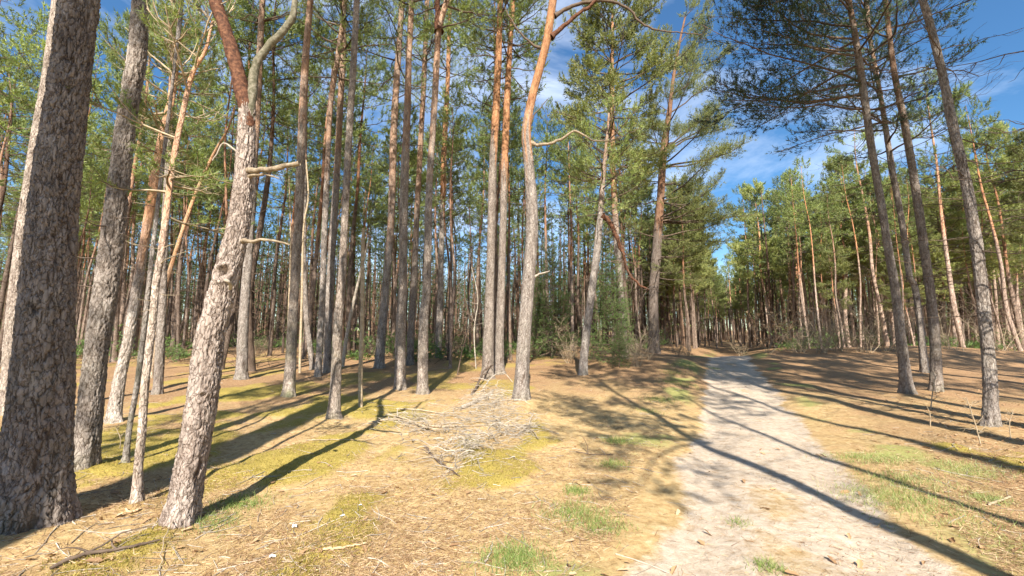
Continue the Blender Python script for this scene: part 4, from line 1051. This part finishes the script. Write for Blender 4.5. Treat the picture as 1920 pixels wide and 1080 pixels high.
def twig_litter():
    tb = Tubes()
    x, y = ground_pts(1500, rng, (-12, 14), (2.8, 17)); x, y = keep_random(x, y, np.where(np.abs(track_off(x, y)) < 1.3, .05, 1), rng)
    for a, b in zip(x, y):
        L = .08 + .35 * rng.random() ** 2; P = curve_pts(np.array([a, b, 0]), rng.random() * TAU, 0, 0, L, 4, rng, .15)
        P[:, 2] = ground_h(P[:, 0], P[:, 1]) + .006; r = .0018 + .004 * rng.random() ** 2
        tb.add(P, np.linspace(r, r * .6, 4), 4, rng.random())
    tag(link('twig_litter', tb.mesh('twig_litter', M_DEAD)), 'small broken twigs scattered over the ground', 'twigs', kind='stuff')
    tb = Tubes(); c = on_ground(850, 790)
    for i in range(1150):
        cxp, cyp, sx, sy = ((765, 795, 42, 12), (850, 795, 50, 18), (915, 765, 26, 16), (915, 765, 26, 16), (870, 850, 34, 16), (960, 805, 30, 9))[rng.integers(6)]
        px = cxp + 8 + rng.normal() * sx * .85; py = cyp + rng.normal() * sy
        g = on_ground(px, min(max(py, 735), 885)); L = .2 + .75 * rng.random() ** 1.6
        h = .30 * rng.random() ** 1.6 * math.exp(-((px - 905) / 45) ** 2) + .08 * rng.random() ** 2
        L = L * .72; P = curve_pts(g, rng.random() * TAU, .25 * rng.random(), -.2, L, 6, rng, .30)
        P[:, 2] = np.maximum(ground_h(P[:, 0], P[:, 1]) + .006, P[:, 2] - g[2] + ground_h(P[:, 0], P[:, 1]) + h)
        r = .0026 + .008 * rng.random() ** 4; tb.add(P, np.linspace(r, r * .4, 6), 4, .15 + .85 * rng.random() ** 1.2)
    tag(link('brushwood', tb.mesh('brushwood', M_DEAD)), 'loose heap of pale brushwood and broken twigs left of the bowed pine', 'brushwood', kind='stuff')
twig_litter()

def fallen(label, pix, r0, r1, mat, lift=0.012, up=None, cat='fallen branch', name='fallen_branch', twigs=0, seed=0):
    """A stick that lies on the ground below the given photo points; UP lifts single points off it."""
    P = np.array([on_ground(*p) for p in pix])
    if up:
        for i, u in enumerate(up): P[i, 2] += u
    rg = np.random.default_rng(900 + seed); o0 = P[0].copy(); n = 30
    c = smooth_curve(P, n); c[:, 2] += lift + r0 * .5; c = c - o0
    c[1:-1] += (np.stack([fbm(np.arange(n - 2) * .4, np.zeros(n - 2) + q + seed, 7, 3) for q in (1, 5, 9)], -1) - .5) * (.03, .03, .015)
    tb = Tubes(); R = np.linspace(r0, r1, n) * (1 + .25 * (fbm(np.arange(n) * .6, np.zeros(n) + seed, 2, 3) - .5)); R[0] *= .6; R[-1] *= .5
    tb.add(c, R, 9, .6)
    for i in range(twigs):
        j = rg.integers(4, n - 1); Q = curve_pts(c[j], rg.random() * TAU, .25 + .3 * rg.random(), 0, .1 + .35 * rg.random(), 5, rg, .25); tb.add(Q, np.linspace(r1 * .8 + .002, .002, 5), 4, .6)
    o = link(name, tb.mesh(name, mat)); o.location = tuple(o0); return tag(o, label, cat, 'fallen branches and sticks')
fallen('long pale bent branch lying across the brushwood, right end curving down', [(690, 795), (740, 793), (800, 801), (870, 801), (950, 797), (985, 804), (1003, 817), (1010, 828)], .016, .007, M_PALE, .02, twigs=6, seed=1)
fallen('pale branch on the upper left edge of the brushwood', [(742, 770), (775, 772), (812, 773), (860, 785)], .018, .008, M_PALE, twigs=4, seed=2)
fallen('second pale branch slanting down through the brushwood', [(725, 785), (760, 793), (800, 806), (835, 812)], .020, .012, M_PALE, .05, twigs=3, seed=3)
fallen('dark broken stick lying at the lower end of the brushwood', [(795, 838), (818, 862), (840, 880), (862, 899)], .016, .006, M_BRANCH, twigs=7, seed=4)
fallen('thick greyish piece of log above the brushwood', [(865, 768), (885, 760), (905, 750), (924, 740)], .045, .035, M_DEAD, .02, seed=5)
fallen('crooked dark broken branch standing up beside the twin pines', [(884, 742), (893, 732), (902, 722), (908, 716), (925, 712)], .035, .02, M_BRANCH, .0, up=[0, .05, .18, .30, .42], twigs=8, seed=6)
fallen('thin dark branch arching right from the brushwood towards the bowed pine', [(905, 735), (925, 728), (945, 726), (962, 728)], .018, .008, M_DEAD, 0, up=[.05, .3, .34, .1], twigs=6, seed=7)
fallen('pale split stick in the foreground, left of the middle', [(604, 1050), (640, 1042), (668, 1036), (688, 1030)], .010, .005, M_RAW, seed=8)
fallen('short upright-lying stick beside the foreground grass tuft', [(910, 1060), (918, 1040), (924, 1018)], .006, .004, M_DEAD, seed=9)
fallen('dark forked stick on the pale litter right of the middle', [(1080, 846), (1100, 850), (1125, 853), (1148, 853)], .007, .004, M_BRANCH, twigs=2, seed=10)
fallen('pale cut stick at the far right between grass and leaves', [(1852, 948), (1870, 941), (1896, 931)], .011, .008, M_PALE, seed=11)
fallen('thin pale arching twig below the foot of the leaning knot-hole pine', [(298, 1075), (305, 1035), (318, 1010), (335, 995), (360, 990)], .004, .0025, M_PALE, .0, up=[0, .03, .05, .04, 0], seed=12)
fallen('dark rotten stick in the lower left corner', [(92, 1078), (140, 1062), (190, 1050), (250, 1042), (300, 1030)], .014, .008, M_BRANCH, twigs=3, seed=13)
fallen('short pale stick on the moss left of the brushwood', [(572, 830), (600, 830), (640, 832), (682, 832)], .008, .004, M_PALE, seed=14)
fallen('pale chunk of dead wood by the foot of the crooked pale stem', [(262, 965), (245, 970), (232, 968)], .012, .008, M_RAW, seed=15)

def scrap(label, px, py, s, seed):
    rg = np.random.default_rng(seed); g = on_ground(px, py); n = 9
    u, v = np.meshgrid(np.linspace(-1, 1, n), np.linspace(-1, 1, n)); u = u + rg.normal(size=u.shape) * .12; v = v + rg.normal(size=u.shape) * .12
    z = np.abs(rg.normal(size=u.shape)) * .28 * s + .01
    V = np.stack([u * s, v * s * .7, z], -1).reshape(-1, 3); i = np.arange(n - 1)[:, None] * n + np.arange(n - 1)[None]
    o = link('paper_scrap', make_mesh('paper_scrap', V, [np.stack([i, i + 1, i + n + 1, i + n], -1).reshape(-1, 4)], [M_WHITE], {'tone': ('FLOAT', rg.random(n * n))}, False))
    o.location = tuple(g); o.rotation_euler = (0, 0, rg.random() * 3); tag(o, label, 'litter', 'crumpled white scraps')
scrap('crumpled white scrap at the bottom, left of the middle', 511, 1051, .022, 1)
scrap('crumpled white scrap straight above the lowest one', 552, 993, .024, 2)
scrap('crumpled white scrap to the right of the others, near the stick', 641, 980, .018, 3)
scrap('tiny white scrap farthest from the photographer', 675, 956, .012, 4)
